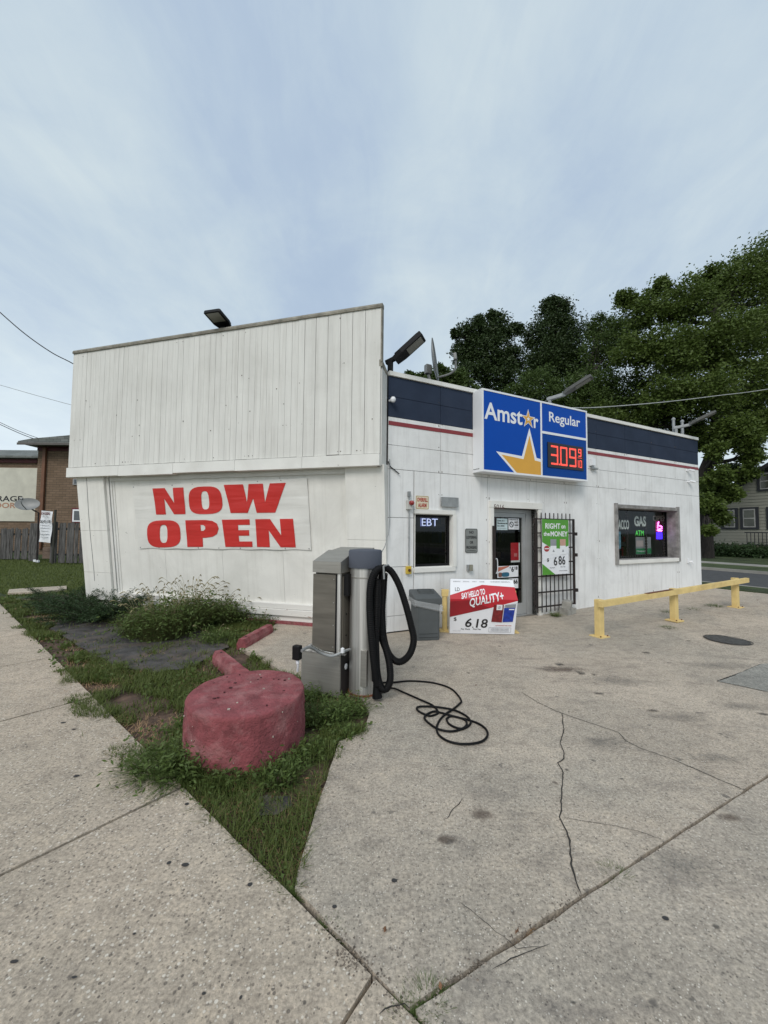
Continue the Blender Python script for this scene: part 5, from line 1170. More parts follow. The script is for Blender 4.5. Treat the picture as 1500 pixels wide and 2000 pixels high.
# landscape fabric
def sheet(pxs, z, name, label, cat, mat, seed):
    pts = [P(*q) for q in pxs]; fine = []
    for i in range(len(pts)):
        a, b = pts[i], pts[(i+1) % len(pts)]
        for k in range(6):
            p = a.lerp(b, k/6); fine.append(p+Vector((.05*mnoise.noise(p*5+Vector((seed, 0, 0))), .05*mnoise.noise(p*5+Vector((0, seed, 0))), 0)))
    bm = bmesh.new(); f = bm.faces.new([bm.verts.new((p.x, p.y, 0)) for p in fine]); f.normal_update()
    if f.normal.z < 0: f.normal_flip()
    bmesh.ops.triangulate(bm, faces=bm.faces[:])
    for _ in range(3): bmesh.ops.subdivide_edges(bm, edges=[e for e in bm.edges if e.calc_length() > .12], cuts=1, use_grid_fill=False); bmesh.ops.triangulate(bm, faces=bm.faces[:])
    for v in bm.verts: v.co.z = z+.02*mnoise.noise(Vector((v.co.x*3, v.co.y*3, seed)))+.008*mnoise.noise(Vector((v.co.x*12, v.co.y*9, seed)))
    me = bpy.data.meshes.new(name); bm.to_mesh(me); bm.free(); me.materials.append(mat); me.polygons.foreach_set('use_smooth', [True]*len(me.polygons))
    o = bpy.data.objects.new(name, me); link(o); setprops(o, label, cat); return o
FABP = [(100, 1228), (118, 1206), (165, 1203), (230, 1222), (300, 1236), (370, 1228), (440, 1240), (448, 1262), (405, 1282), (385, 1296), (350, 1308), (300, 1312), (225, 1300), (150, 1260)]
sheet(FABP, -.005, 'weed_fabric', 'large dark grey landscape fabric showing through the planting bed', 'landscape fabric', FABRIC, 3)
FABP2 = [(496, 1590), (498, 1558), (530, 1545), (566, 1552), (572, 1572), (540, 1590)]
sheet(FABP2, -.006, 'weed_fabric', 'small dark scrap of landscape fabric in the grass before the red drum', 'landscape fabric', FABRIC, 8)

# ================================================================== ROOF FITTINGS
def lamp_head(o, L, Wd, T, mat=BLACK, lens=True, Mx=None, fins=True):
    """head along +x, lens below"""
    Mx = Mx or WM[o]
    m = MB(); m.prism_z([(0, -Wd*.36), (L*.28, -Wd*.5), (L*.97, -Wd*.5), (L, -Wd*.42), (L, Wd*.42), (L*.97, Wd*.5), (L*.28, Wd*.5), (0, Wd*.36)], -T*.5, T*.5); hd = m.build('head', mat, o, Mx)
    if lens: MB().box(L*.42, L*.93, -Wd*.38, Wd*.38, -T*.5-.006, -T*.5-.001).build('lens', pmat('lamp_lens', (.20, .20, .17), .3), hd, Mx)
    if fins:
        for i in range(5): MB().box(L*.1, L*.9, -Wd*.4+i*Wd*.2-.006, -Wd*.4+i*Wd*.2+.006, T*.5, T*.5+.015).build('cooling_fin', mat, hd, Mx)
# lamp 1 on the fascia
p1 = at(428, 641, 6.95); f1 = LF.inverted() @ p1; base = LF @ Vector((f1.x, .12, zf+.02))
o = thing('floodlight', 'black flat flood lamp tilted up on top of the tall boarded fascia', 'flood lamp', frame(base, LD))
MB().box(-.05, .05, -.03, .05, 0, .14, .008).build('bracket', BLACK, o); MB().tube([(-.05, 0, .13), (.05, 0, .13)], .03).build('knuckle', BLACK, o)
hm = WM[o] @ Matrix.Translation((.02, .05, .16)) @ Matrix.Rotation(math.radians(-88), 4, 'Z') @ Matrix.Rotation(math.radians(-12), 4, 'Y')
lamp_head(o, .42, .33, .05, Mx=hm)
# lamp 2 at the corner
b2 = FR_ @ Vector((.06, .06, ZT)); o = thing('area_light', 'black street-style lamp head angled out from the shop corner', 'lamp', frame(b2, Vector((.93, -.36, 0))))
MB().box(-.04, .04, -.04, .04, -.03, .22, .006).build('post', BLACK, o); MB().box(-.03, .20, -.035, .035, .15, .22, .01).build('arm', BLACK, o, WM[o] @ Matrix.Translation((0, 0, .02)) @ Matrix.Rotation(math.radians(-18), 4, 'Y'))
lamp_head(o, .60, .26, .08, Mx=WM[o] @ Matrix.Translation((.09, 0, .20)) @ Matrix.Rotation(math.radians(-36), 4, 'Y'))
# lamps 3 and 4
def arm_lamp(px, py, tipx, tipy, label):
    u_, _ = rw(px, py); b = FR_ @ Vector((u_, .15, ZT-.03)); o = thing('area_light', label, 'lamp', frame(b, Vector((.75, -.66, 0))))
    MB().box(-.03, .03, -.03, .03, 0, .30, .005).build('post', GREYM, o); MB().box(-.03, .35, -.04, .04, .22, .29, .01).build('arm', GREYM, o, WM[o] @ Matrix.Rotation(math.radians(-6), 4, 'Y'))
    lamp_head(o, .60, .20, .055, pmat('lamp_dark_grey', (.10, .10, .095), .5, metal=.3), Mx=WM[o] @ Matrix.Translation((.30, 0, .30)) @ Matrix.Rotation(math.radians(-24), 4, 'Y'))
arm_lamp(1085, 790, 1183, 748, 'grey lamp head on an arm above the price sign'); arm_lamp(1333, 846, 1400, 812, 'grey lamp head on an arm near the far roof corner')
for x, lab in ((1336, 'left thin grey vent pole at the far roof corner'), (1353, 'right thin grey vent pole at the far roof corner')):
    u_, _ = rw(x, 848); o = thing('vent_pole', lab, 'pole', shift(FR_, u_, .25, ZT-.1), 'vent poles on the roof corner'); MB().tube([(0, 0, 0), (0, 0, .58)], .035, 10).build('pipe', GREYM, o, smooth=True); MB().lathe([(.045, .58), (.045, .62), (.02, .65), (.001, .65)], 10).build('cap', GREYM, o)
# roof dish
DISHG = pmat('dish_grey', (.20, .205, .20), .5, metal=.2, var=.1)
def dish(o, Mx, R1, R2, arm=True):
    m = MB(); rings = []
    n = 28
    for r in (0.02, .25, .5, .75, .93, 1): rings.append([(R1*r*math.cos(2*math.pi*j/n), .16*R1*r*r-.0, R2*r*math.sin(2*math.pi*j/n)) for j in range(n)])
    for r in (1, .75, .5, .25, .02): rings.append([(R1*r*math.cos(2*math.pi*j/n), .16*R1*r*r+.014, R2*r*math.sin(2*math.pi*j/n)) for j in range(n)])
    m.add([v for r in rings for v in r], [(i*n+(j+1) % n, i*n+j, (i+1)*n+j, (i+1)*n+(j+1) % n) for i in range(len(rings)-1) for j in range(n)]+[tuple(range(n)), tuple(range((len(rings)-1)*n, len(rings)*n))])
    d_ = m.build('reflector', DISHG, o, Mx, smooth=True)
    a = MB().tube(bez([(0, .06, -R2*.8), (0, -.0+R1*.9, -R2*.75), (0, R1*1.25, -R2*.55), (0, R1*1.32, -R2*.15)], 4), .02, 6).build('feed_arm', DISHG, o, Mx, smooth=True)
    MB().box(-.05, .05, R1*1.22, R1*1.42, -R2*.2, R2*.12, .02).build('receiver', DISHG, o, Mx)
u_, _ = rw(880, 740); o = thing('satellite_dish', 'grey satellite dish seen edge on standing on the shop roof', 'satellite dish', shift(FR_, u_, .5, ZT-.05))
MB().tube([(0, 0, 0), (-.12, .05, .38), (-.13, .05, .55)], .03, 8).build('mast', DISHG, o); MB().tube([(.25, 0, 0), (-.10, .05, .30)], .02, 8).build('strut', DISHG, o); MB().box(-.20, -.08, .0, .1, .42, .6, .01).build('mount', DISHG, o)
dish(o, WM[o] @ Matrix.Translation((-.04, .05, .70)) @ rotz(math.radians(-131)) @ Matrix.Rotation(math.radians(7), 4, 'X'), .34, .44)
# wires in the air
def wire(pts, r, label, mat=BLACK): return MB().tube(bez(pts, 10), r, 6).build('power_line', mat, None, label=label, cat='wire', smooth=True)
wire([at(-260, 330, 14), at(-60, 555, 13.2), at(0, 610, 12.6), at(50, 653, 12.2), at(100, 688, 11.8), at(142, 710, 11.5), at(200, 745, 11)], .016, 'thick black service cable sagging in from the upper left to the fascia')
wire([at(-100, 725, 26), at(0, 752, 25), at(70, 772, 24.5), at(140, 791, 24), at(220, 812, 23.5)], .016, 'single thin wire crossing the sky below the thick service cable', GREYM)
wire([at(-100, 775, 27), at(0, 825, 26), at(50, 847, 25.6), at(97, 863, 25.2)], .018, 'upper of the two wires running down to the brick house roof', BLACK)
wire([at(-100, 782, 27), at(0, 829, 25.9), at(50, 851, 25.5), at(95, 866, 25.2)], .022, 'lower of the two wires running down to the brick house roof', BLACK)
wire([at(1113, 797, 9.6), at(1180, 795, 10.5), at(1300, 785, 12), at(1400, 773, 13.5), at(1500, 760, 15), at(1700, 725, 17)], .014, 'pale cable stretched from the shop roof across the trees', pmat('pale_cable', (.45, .46, .44), .6))

# ================================================================== LEFT BACKGROUND
yF = 20.5
def fw(px, py, Y): p = at(px, py, Y); return p.x, p.z
# brick house: taller right block and lower left block
hs = thing('brick_house', 'brown brick two storey house with red eaves behind the wooden fence', 'house', Matrix.Translation((0, 25, 0)))
Yh = 25.0; xh0 = fw(71, 950, Yh)[0]; ze = fw(110, 880, Yh)[1]
MB().box(xh0, xh0+9, 0, 8, -.1, ze).build('wall', BRICK, hs)
MB().box(xh0-.02, xh0+9, -.05, 0.0, ze-.02, fw(110, 871, Yh)[1]+.12).build('red_frieze', pmat('eave_red', (.085, .008, .010), .6, var=.2), hs)
z1_ = fw(110, 872, Yh)[1]
rm = MB().prism_y([(xh0-.5, z1_), (xh0-.5, z1_+.14), (xh0+.3, z1_+.30), (xh0+3.5, z1_+.62), (xh0+10, z1_+.62), (xh0+10, z1_)], -.9, 8); rm.build('roof', SHINGLE, hs)
MB().box(xh0-.52, xh0+10, -.95, -.90, z1_-.1, z1_+.04).build('gutter', pmat('gutter_grey', (.10, .09, .08), .6), hs)
dx0, dx1 = fw(86, 900, Yh)[0], fw(92, 900, Yh)[0]; MB().box(dx0, dx1, -.16, -.02, .3, z1_-.1, .01).build('downspout', pmat('downspout_brown', (.16, .07, .035), .6), hs)
wxa = fw(142, 1000, Yh)[0]; wf = MB().box(wxa, wxa+1.4, -.08, -.01, fw(150, 1021, Yh)[1], fw(150, 992, Yh)[1]).build('window', pmat('window_red_frame', (.12, .012, .015), .6), hs)
MB().box(wxa+.07, wxa+1.33, -.10, -.081, fw(150, 1019, Yh)[1], fw(150, 995, Yh)[1]).build('sash', SIGNW, wf); MB().box(wxa+.18, wxa+1.2, -.115, -.101, fw(150, 1016, Yh)[1], fw(150, 998, Yh)[1]).build('pane', pmat('far_glass', (.08, .09, .10), .1), wf)
wxa = fw(144, 940, Yh)[0]; wf = MB().box(wxa, wxa+1.4, -.08, -.01, fw(150, 947, Yh)[1], fw(150, 935, Yh)[1]).build('window', pmat('window_grey_frame', (.3, .3, .3), .6), hs)
MB().box(wxa+.1, wxa+1.3, -.095, -.081, fw(150, 945, Yh)[1], fw(150, 937, Yh)[1]).build('pane', MATS['far_glass'], wf)
h2 = thing('garage_building', 'cream garage wall with STORAGE lettering and grey shingled roof at far left', 'garage', Matrix.Translation((0, 27.5, 0)))
Y2 = 27.5; xg1 = fw(73, 950, Y2)[0]; xg0 = xg1-9; zt2 = fw(30, 899, Y2)[1]
MB().box(xg0, xg1+.5, 0, 6, -.1, zt2).build('wall', BRICK, h2)
CREAM = pmat('cream_wall', (.60, .58, .49), .8, var=.08, vscale=1, dirt=.2)
MB().box(xg0, xg1, -.08, -.01, fw(30, 1018, Y2)[1], fw(30, 914, Y2)[1]).build('cream_panel', CREAM, h2)
MB().box(xg0, xg1, -.15, -.02, fw(30, 904, Y2)[1], fw(30, 897, Y2)[1]).build('red_frieze', MATS['eave_red'], h2)
rz0 = fw(30, 895, Y2)[1]; MB().prism_x([(-.5, rz0-.05), (-.5, rz0+.1), (3, rz0+1.2), (6.5, rz0+.2)], xg0-.5, xg1+.4).build('roof', SHINGLE, h2)
for i, (t, c_, x0, y0, x1, y1) in enumerate((('STORAGE', PBLACK, -42, 979, 46, 969), ('INDOOR', pmat('faded_orange', (.42, .22, .14), .8), -42, 992, 33, 982))):
    a_, b_ = fw(x0, y0, Y2), fw(x1, y1, Y2); MT = Matrix.Translation((0, Y2-.085, 0)); text(t, (a_[0], b_[0], a_[1], b_[1]), c_, h2, bold=.02, mw=MT)
# fence: individual boards
def fence(label, xa, xb, Y, ytop, ybot, step):
    f = thing('wooden_fence', label, 'fence', Matrix.Translation((fw(xa, 1000, Y)[0], Y, 0)), 'weathered fences by the brick house'); x = xa; X0 = fw(xa, 1000, Y)[0]
    xe = fw(xb, 1000, Y)[0]; zt = fw((xa+xb)/2, ytop, Y)[1]; w_ = step; xx = 0
    while xx < xe-X0:
        h_ = zt+random.uniform(-.05, .05); yo = random.uniform(-.01, .01)+(0 if int(xx/step) % 2 else .05)
        MB().prism_y([(xx, 0), (xx, h_-.05), (xx+.04, h_), (xx+step*.82-.04, h_), (xx+step*.82, h_-.05), (xx+step*.82, 0)], yo-.012, yo+.012).build('plank', WOOD, f); xx += step
    for z in (.35, zt-.35): MB().box(0, xe-X0, .07, .11, z, z+.09).build('rail', WOOD, f)
fence('low grey weathered board fence across the lawn at far left', -60, 74, 20.5, 1032, 1090, .19)
fence('taller dark weathered board fence between the dish and the shop', 100, 185, 18.6, 1021, 1097, .20)
o = thing('fence_post', 'grey board fence end post beside the hanging notice', 'fence post', Matrix.Translation((fw(70, 1000, 19.8)[0], 19.8, 0)), ); MB().box(-.2, .18, -.05, .05, -.02, fw(70, 1022, 19.8)[1], .01).build('board', WOOD, o); MB().box(-.2, .18, -.065, -.052, .3, .4).build('cross_board', WOOD, o)
# notice banner
Yn = 18.4; q = [at(76, 1058, Yn), at(99, 1060, Yn), at(98, 999, Yn), at(77, 1001, Yn)]
o = thing('hanging_notice', 'white hanging notice with rows of dark print beside the board fence', 'notice', Matrix.Translation((q[0].x, Yn, q[0].z))); W_, H_ = q[1].x-q[0].x, q[2].z-q[1].z
m = MB(); nn = 8
m.add([(W_*i/nn+.03*(j/nn), .03*math.sin(j*1.1+i*.5), H_*j/nn-.05*(i/nn)) for j in range(nn+1) for i in range(nn+1)], [(j*(nn+1)+i, j*(nn+1)+i+1, (j+1)*(nn+1)+i+1, (j+1)*(nn+1)+i) for j in range(nn) for i in range(nn)]); m.build('sheet', SIGNW, o, smooth=True)
DR = pmat('notice_maroon', (.12, .02, .03), .5)
for i, (t, x0, x1, z0, z1, c_) in enumerate((('NOW LEASING', .12, .88, .86, .95, DR), ('CALL US', .25, .75, .78, .82, PGREY), ('262 497-1100', .08, .96, .60, .70, PBLACK), ('1 Bedroom', .12, .9, .51, .55, PGREY), ('2 Bedroom', .12, .9, .42, .46, PGREY), ('Garage', .2, .85, .32, .36, PGREY), ('Heat included', .15, .9, .22, .26, PGREY), ('Call today', .2, .85, .12, .16, PGREY))):
    text(t, (W_*x0, W_*x1, H_*z0, H_*z1), c_, o, y=.05, bold=.02)
MB().tube([(W_+.08, .06, -1.1), (W_+.10, .06, H_+.05)], .05, 6).build('pole', pmat('dark_post', (.04, .04, .03), .8), o)
# brick planter stub and white edge under the notice
o = thing('low_wall', 'low brown block wall stub seen through the fence gap', 'wall', Matrix.Translation((fw(87, 1080, 19.6)[0], 19.6, 0)))
for k in range(3): MB().box(-.02+.0*k, .36, -.1, .1, .12+.19*k, .30+.19*k, .01).build('block', pmat('tan_block', (.17, .12, .09), .9, var=.2), o)
MB().prism_z([(-.25, -.35), (.35, -.75), (.38, -.68), (-.22, -.25)], -.01, .09).build('white_edge', SIGNW, o)
Yd = 18.9; dc = at(55, 986, Yd); o = thing('satellite_dish', 'grey oval satellite dish on an arm above the far left fence', 'satellite dish', Matrix.Translation(dc))
dish(o, WM[o] @ rotz(math.radians(200)) @ Matrix.Rotation(math.radians(24), 4, 'X'), .50, .33)
MB().tube([(.0, 0, -.1), (.30, .05, -.30), (.45, .1, -.38), (.48, .1, -dc.z)], .035, 8).build('mast', BLACKM, o)

# ================================================================== HOUSE ACROSS THE STREET
HU = 30.0; HFm = frame(Vector(uw(HU, 0)), -RN)   # local x runs toward the camera side; y points away from the shop
def hh_(px, py, off=0): return hit(HFm, px, py, off)
SID = pmat('grey_siding', (.25, .25, .21), .7, var=.06, vscale=1, dirt=.15); HDK = pmat('dark_trim', (.02, .022, .028), .6); HW = pmat('window_white_sash', (.34, .34, .33), .6)
hx0 = hh_(1390, 1040)[0]; hgz = .22
house = thing('clapboard_house', 'pale grey clapboard house with dark trimmed windows across the side street', 'house', shift(HFm, hx0, 0, hgz))
def ho(px, py, off=0): return hit(WM[house], px, py, off)
Wh = 9.0; apex = (5.2, ho(1500, 905)[1]+.7); eav = ho(1395, 982)[1]
k = 0; z = .75
while z < apex[1]-.1:
    z2 = z+.20
    def xr_(zq):
        if zq <= eav: return 0, Wh
        t = (zq-eav)/(apex[1]-eav); return t*apex[0], Wh-t*(Wh-apex[0])
    a0, b0_ = xr_(z); a1, b1_ = xr_(z2)
    if b1_-a1 > .1: MB().add([(a0, -.03, z), (b0_, -.03, z), (b1_, 0, z2-.003), (a1, 0, z2-.003), (a0, .05, z), (b0_, .05, z), (b1_, .05, z2-.003), (a1, .05, z2-.003)], [(0, 1, 2, 3), (0, 4, 5, 1), (4, 7, 6, 5), (0, 3, 7, 4), (1, 5, 6, 2), (3, 2, 6, 7)]).build('clapboard', SID, house)
    z = z2
MB().box(0, Wh, .06, 8, 0, eav).build('wall', SID, house); MB().box(.02, Wh, -.0, .06, 0, .74).build('foundation', pmat('stone_base', (.17, .15, .11), .9, var=.3, vscale=3, dirt=.5), house)
t_ = .18
MB().prism_y([(-.7, eav-.45), (apex[0], apex[1]+.25), (Wh+.7, eav-.45), (Wh+.7, eav-.2), (apex[0], apex[1]+.5), (-.7, eav-.2)], -.6, 8).build('roof', pmat('dark_roof', (.03, .03, .033), .9), house)
def hwin(x0, x1, y0, y1):
    a = ho(x0, y1); b = ho(x1, y0); f = MB().box(a[0], b[0], -.09, -.02, a[1], b[1]).build('window', HDK, house); w_ = (b[0]-a[0])*.17; 
    MB().box(a[0]+w_, b[0]-w_, -.11, -.091, a[1]+.12, b[1]-.12).build('sash', HW, f)
    mz = (a[1]+b[1])/2
    for z0, z1 in ((a[1]+.2, mz-.04), (mz+.04, b[1]-.2)): MB().box(a[0]+w_*1.35, b[0]-w_*1.35, -.125, -.111, z0, z1).build('pane', pmat('far_glass2', (.05, .055, .04), .12, var=.3), f)
hwin(1410, 1441.5, 992, 1033.5); hwin(1447.5, 1482, 990, 1033.5); hwin(1499, 1532, 989, 1033.5); hwin(1480, 1515, 918, 960)
pr = thing('porch_railing', 'dark porch railing at the right side of the clapboard house', 'railing', shift(WM[house], ho(1463, 1050)[0], -.6, .75))
for z in (0, .78): MB().box(0, 5, -.03, .03, z, z+.06).build('rail', HDK, pr)
for i in range(26): MB().box(.1+i*.19, .13+i*.19, -.015, .015, .06, .78).build('baluster', HDK, pr)
MB().box(0, 5, -.1, .5, -.75, -.05).build('porch_base', pmat('porch_base', (.14, .13, .10), .9), pr)

# ================================================================== VEGETATION
def npmesh(name, V, F4, mat, tone=None, smooth=False, F3=None):
    """V (n,3); F4 (m,4) quads; F3 (k,3) triangles"""
    me = bpy.data.meshes.new(name); n4 = len(F4); n3 = 0 if F3 is None else len(F3)
    me.vertices.add(len(V)); me.vertices.foreach_set('co', V.astype(np.float32).ravel())
    loops = F4.ravel() if n3 == 0 else np.concatenate([F4.ravel(), F3.ravel()])
    me.loops.add(len(loops)); me.loops.foreach_set('vertex_index', loops.astype(np.int32))
    me.polygons.add(n4+n3); st = np.arange(n4)*4
    if n3: st = np.concatenate([st, n4*4+np.arange(n3)*3])
    me.polygons.foreach_set('loop_start', st.astype(np.int32))
    me.update(calc_edges=True); me.validate()
    if tone is not None:
        a = me.attributes.new('tone', 'FLOAT', 'POINT'); a.data.foreach_set('value', tone.astype(np.float32))
    me.materials.append(mat)
    if smooth: me.polygons.foreach_set('use_smooth', [True]*len(me.polygons))
    return me
def blades(base, h, wd, az, bend, tone, segs=2):
    """base (n,3). each blade: tapered strip bending towards az"""
    n = len(base); rows = segs+1; V = np.zeros((n, rows*2, 3)); dx, dy = np.cos(az), np.sin(az); px, py = -dy, dx
    for r in range(rows):
        t = r/segs; out_ = bend*h*t*t; up = h*t*(1-.35*bend*t); ww = wd*(1-t)**.8*.5+(.0004 if r == segs else 0)
        for k_, s_ in enumerate((-1, 1)):
            V[:, r*2+k_, 0] = base[:, 0]+dx*out_+px*ww*s_; V[:, r*2+k_, 1] = base[:, 1]+dy*out_+py*ww*s_; V[:, r*2+k_, 2] = base[:, 2]+up
    i0 = (np.arange(n)*rows*2)[:, None]; F = []
    for r in range(segs): F.append(i0+np.array([r*2, r*2+1, r*2+3, r*2+2])[None])
    return V.reshape(-1, 3), np.concatenate(F), np.repeat(tone, rows*2)
def join(parts):
    V = []; F = []; T = []; n = 0
    for v, f, t in parts: V.append(v); F.append(f+n); T.append(t); n += len(v)
    return np.concatenate(V), np.concatenate(F), np.concatenate(T)
def leaves(c, size, tone, droop=0.0, aspect=.6):
    """diamond/quad leaves at c (n,3) random orientation"""
    n = len(c); a = rng.normal(size=(n, 3)); a[:, 2] = a[:, 2]*.6-droop; a /= np.linalg.norm(a, axis=1)[:, None]
    b = rng.normal(size=(n, 3)); b -= (b*a).sum(1)[:, None]*a; b /= np.linalg.norm(b, axis=1)[:, None]
    s_ = (size*rng.uniform(.6, 1.3, n))[:, None]; V = np.stack([c, c+a*s_*.5+b*s_*aspect*.5, c+a*s_, c+a*s_*.5-b*s_*aspect*.5], 1)
    return V.reshape(-1, 3), (np.arange(n)*4)[:, None]+np.arange(4)[None], np.repeat(tone, 4)
def npnoise(x, y, s, seed=0):
    """cheap smooth value noise"""
    r = np.random.default_rng(seed); G = r.random((64, 64)); X_ = x*s+100; Y_ = y*s+100; i = np.floor(X_).astype(int); j = np.floor(Y_).astype(int); f = X_-i; g_ = Y_-j
    f = f*f*(3-2*f); g_ = g_*g_*(3-2*g_); i %= 63; j %= 63
    return (G[i, j]*(1-f)*(1-g_)+G[i+1, j]*f*(1-g_)+G[i, j+1]*(1-f)*g_+G[i+1, j+1]*f*g_)
GRASS = leafmat('grass_blades', (.130, .085, .042), (.074, .096, .024), .28)
WEED = leafmat('weed_leaves', (.024, .036, .011), (.064, .094, .025), .25)
TALL = leafmat('tall_grass', (.022, .030, .010), (.092, .100, .038), .25)
YEW = leafmat('yew_needles', (.008, .017, .007), (.022, .042, .014), .12)
# ---- planting bed polygon
bed = [P(570, 1745)]+[Vector((*(E0+ED*t), 0)) for t in (1.0, 3, 5, 7, 9, 11, 12.6)]+[LF @ Vector((-.2, .5, 0)), LF @ Vector((.3, .45, 0)), LF @ Vector((5.1, .40, 0))]+[P(*q) for q in ((545, 1214), (528, 1228), (500, 1247), (468, 1266), (505, 1283), (562, 1318), (592, 1335), (640, 1348), (700, 1352), (722, 1392), (712, 1428), (662, 1448), (628, 1550), (597, 1650), (577, 1722))]
bedxy = [(p.x, p.y) for p in bed]
for i in range(len(bedxy)): pass
q_ = []
for t, o_ in ((.78, .02), (1.0, .03), (1.3, .03), (1.9, .02), (2.1, .16), (2.5, .17), (2.8, .26), (3.1, .13), (3.5, .15), (3.9, .24), (4.15, .08), (4.6, .12), (5.2, .05), (7, .06), (9, .04), (11, .0), (12.6, 0)):
    p = E0+ED*t+EN*o_; q_.append((p.x, p.y))
bedxy = [bedxy[0]]+q_+bedxy[8:]
fabs = [[(P(*q).x, P(*q).y) for q in FABP], [(P(*q).x, P(*q).y) for q in FABP2]]
bare = [[(P(*q).x, P(*q).y) for q in ((235, 1345), (330, 1362), (350, 1395), (300, 1410), (240, 1390))], [(P(*q).x, P(*q).y) for q in ((480, 1505), (600, 1490), (640, 1470), (625, 1530), (560, 1560), (500, 1545))], [(P(*q).x, P(*q).y) for q in ((400, 1278), (440, 1262), (470, 1262), (505, 1300), (480, 1320), (430, 1330), (380, 1310))], [(P(*q).x, P(*q).y) for q in ((520, 1480), (630, 1455), (620, 1490), (590, 1530), (540, 1530))]]
def bedpts(n, spill=.05):
    lo = np.array(bedxy).min(0)-.3; hi = np.array(bedxy).max(0)+.3; x = rng.uniform(lo[0], hi[0], n); y = rng.uniform(lo[1], hi[1], n)
    am = np.clip((y-2.0)/1.2, .15, 1)*.28; ox = x+(npnoise(x, y, 5, 1)-.5)*am+(npnoise(x, y, 23, 2)-.5)*.06; oy = y+(npnoise(x, y, 5, 3)-.5)*am+(npnoise(x, y, 23, 4)-.5)*.06
    k = in_poly(ox, oy, bedxy)
    for f in fabs:
        inn = in_poly(ox, oy, f); k &= ~(inn & (rng.random(n) < .95*np.clip((npnoise(x, y, 4.5, 77)-.12)*6, .6, 1)))
    for f in bare: k &= ~(in_poly(x, y, f) & (rng.random(n) < .75))
    k &= ((x-rc_.x)**2+(y-rc_.y)**2) > (RR-.01)**2
    return x[k], y[k]
x, y = bedpts(480000)
dens = np.clip(3.2/np.maximum(y, 1.2), .10, 1); k = (rng.random(len(x)) < dens) & ((npnoise(x, y, 3.1, 7) > .37) | (y < 2.5)); x, y = x[k], y[k]
tone = np.clip(npnoise(x, y, 2.6, 8)*1.25+npnoise(x, y, 9, 9)*.5-.42+rng.normal(0, .16, len(x)), 0, 1)
near = np.exp(-((np.hypot(x-rc_.x, y-rc_.y)-RR)/.16)**2)
hh2 = (.028+.045*npnoise(x, y, 4, 10)+.05*near*npnoise(x, y, 6, 12))*rng.uniform(.6, 1.4, len(x))
V, F, T = blades(np.stack([x, y, np.full_like(x, -.03)], 1), hh2+.03, rng.uniform(.004, .008, len(x))*np.clip(y/2.6, 1, 3), rng.uniform(0, 6.28, len(x)), rng.uniform(.1, 1.2, len(x)), tone)
o = bpy.data.objects.new('grass', npmesh('grass', V, F, GRASS, T)); link(o); setprops(o, 'short mixed grass growing in the planting bed', None, None, 'stuff')
print('grass blades', len(x))
# small clover-like leaves low in the bed
x, y = bedpts(60000); dens = np.clip(2.6/np.maximum(y, 1.2), .08, 1)*(npnoise(x, y, 2.2, 21) > .52); k = rng.random(len(x)) < dens; x, y = x[k], y[k]
V, F, T = leaves(np.stack([x, y, rng.uniform(-.01, .035, len(x))], 1), .018*np.clip(y/2.2, 1, 2.2), np.clip(rng.normal(.6, .25, len(x)), 0, 1), aspect=.9)
o = bpy.data.objects.new('clover_leaves', npmesh('clover_leaves', V, F, WEED, T)); link(o); setprops(o, 'low clover and broad weed leaves in the planting bed', None, None, 'stuff')
# dead brown thatch
x, y = bedpts(160000); k = (npnoise(x, y, 2.3, 31) > .40) & (rng.random(len(x)) < np.clip(2.2/np.maximum(y, 1.2), .08, .7)); x, y = x[k], y[k]
THATCH = leafmat('dead_thatch', (.10, .05, .03), (.23, .15, .08), .1)
V, F, T = blades(np.stack([x, y, np.full_like(x, -.03)], 1), rng.uniform(.03, .07, len(x)), np.full(len(x), .005)*np.clip(y/2.6, 1, 2.5), rng.uniform(0, 6.28, len(x)), rng.uniform(.9, 1.6, len(x)), rng.random(len(x)))
o = bpy.data.objects.new('dead_grass', npmesh('dead_grass', V, F, THATCH, T)); link(o); setprops(o, 'brown dead grass and mulch litter in the bed', None, None, 'stuff')

# ---- lawn blades at far left
n = 170000; a_ = np.array([(-26, 9), (-6.3, 9), (-6.3, 21), (-26, 21)]); x = rng.uniform(-26, -6.2, n); yy_ = 8.8+13*rng.random(n)**1.5
lawnp = [(-26, 21.5), (LF.translation.x-.0, 21.5), (LF.translation.x+.2, 8.4)]+[(p.x, p.y) for p in (P(130, 1158), P(20, 1160))]+[tuple(E0+ED*16)]
k = in_poly(x, yy_, lawnp); x, yy_ = x[k], yy_[k]
V, F, T = blades(np.stack([x, yy_, np.full_like(x, -.07)], 1), rng.uniform(.03, .065, len(x))+.02, np.full(len(x), .020), rng.uniform(0, 6.28, len(x)), rng.uniform(.1, 1, len(x)), np.clip(npnoise(x, yy_, 1.2, 41)*.4+npnoise(x, yy_, .35, 42)*.4+rng.normal(.15, .12, len(x)), 0, 1), 1)
LAWNB = leafmat('lawn_blades', (.040, .050, .012), (.085, .105, .028), .3)
o = bpy.data.objects.new('lawn_grass', npmesh('lawn_grass', V, F, LAWNB, T)); link(o); setprops(o, 'mown lawn grass between the path and the board fence', None, None, 'stuff')

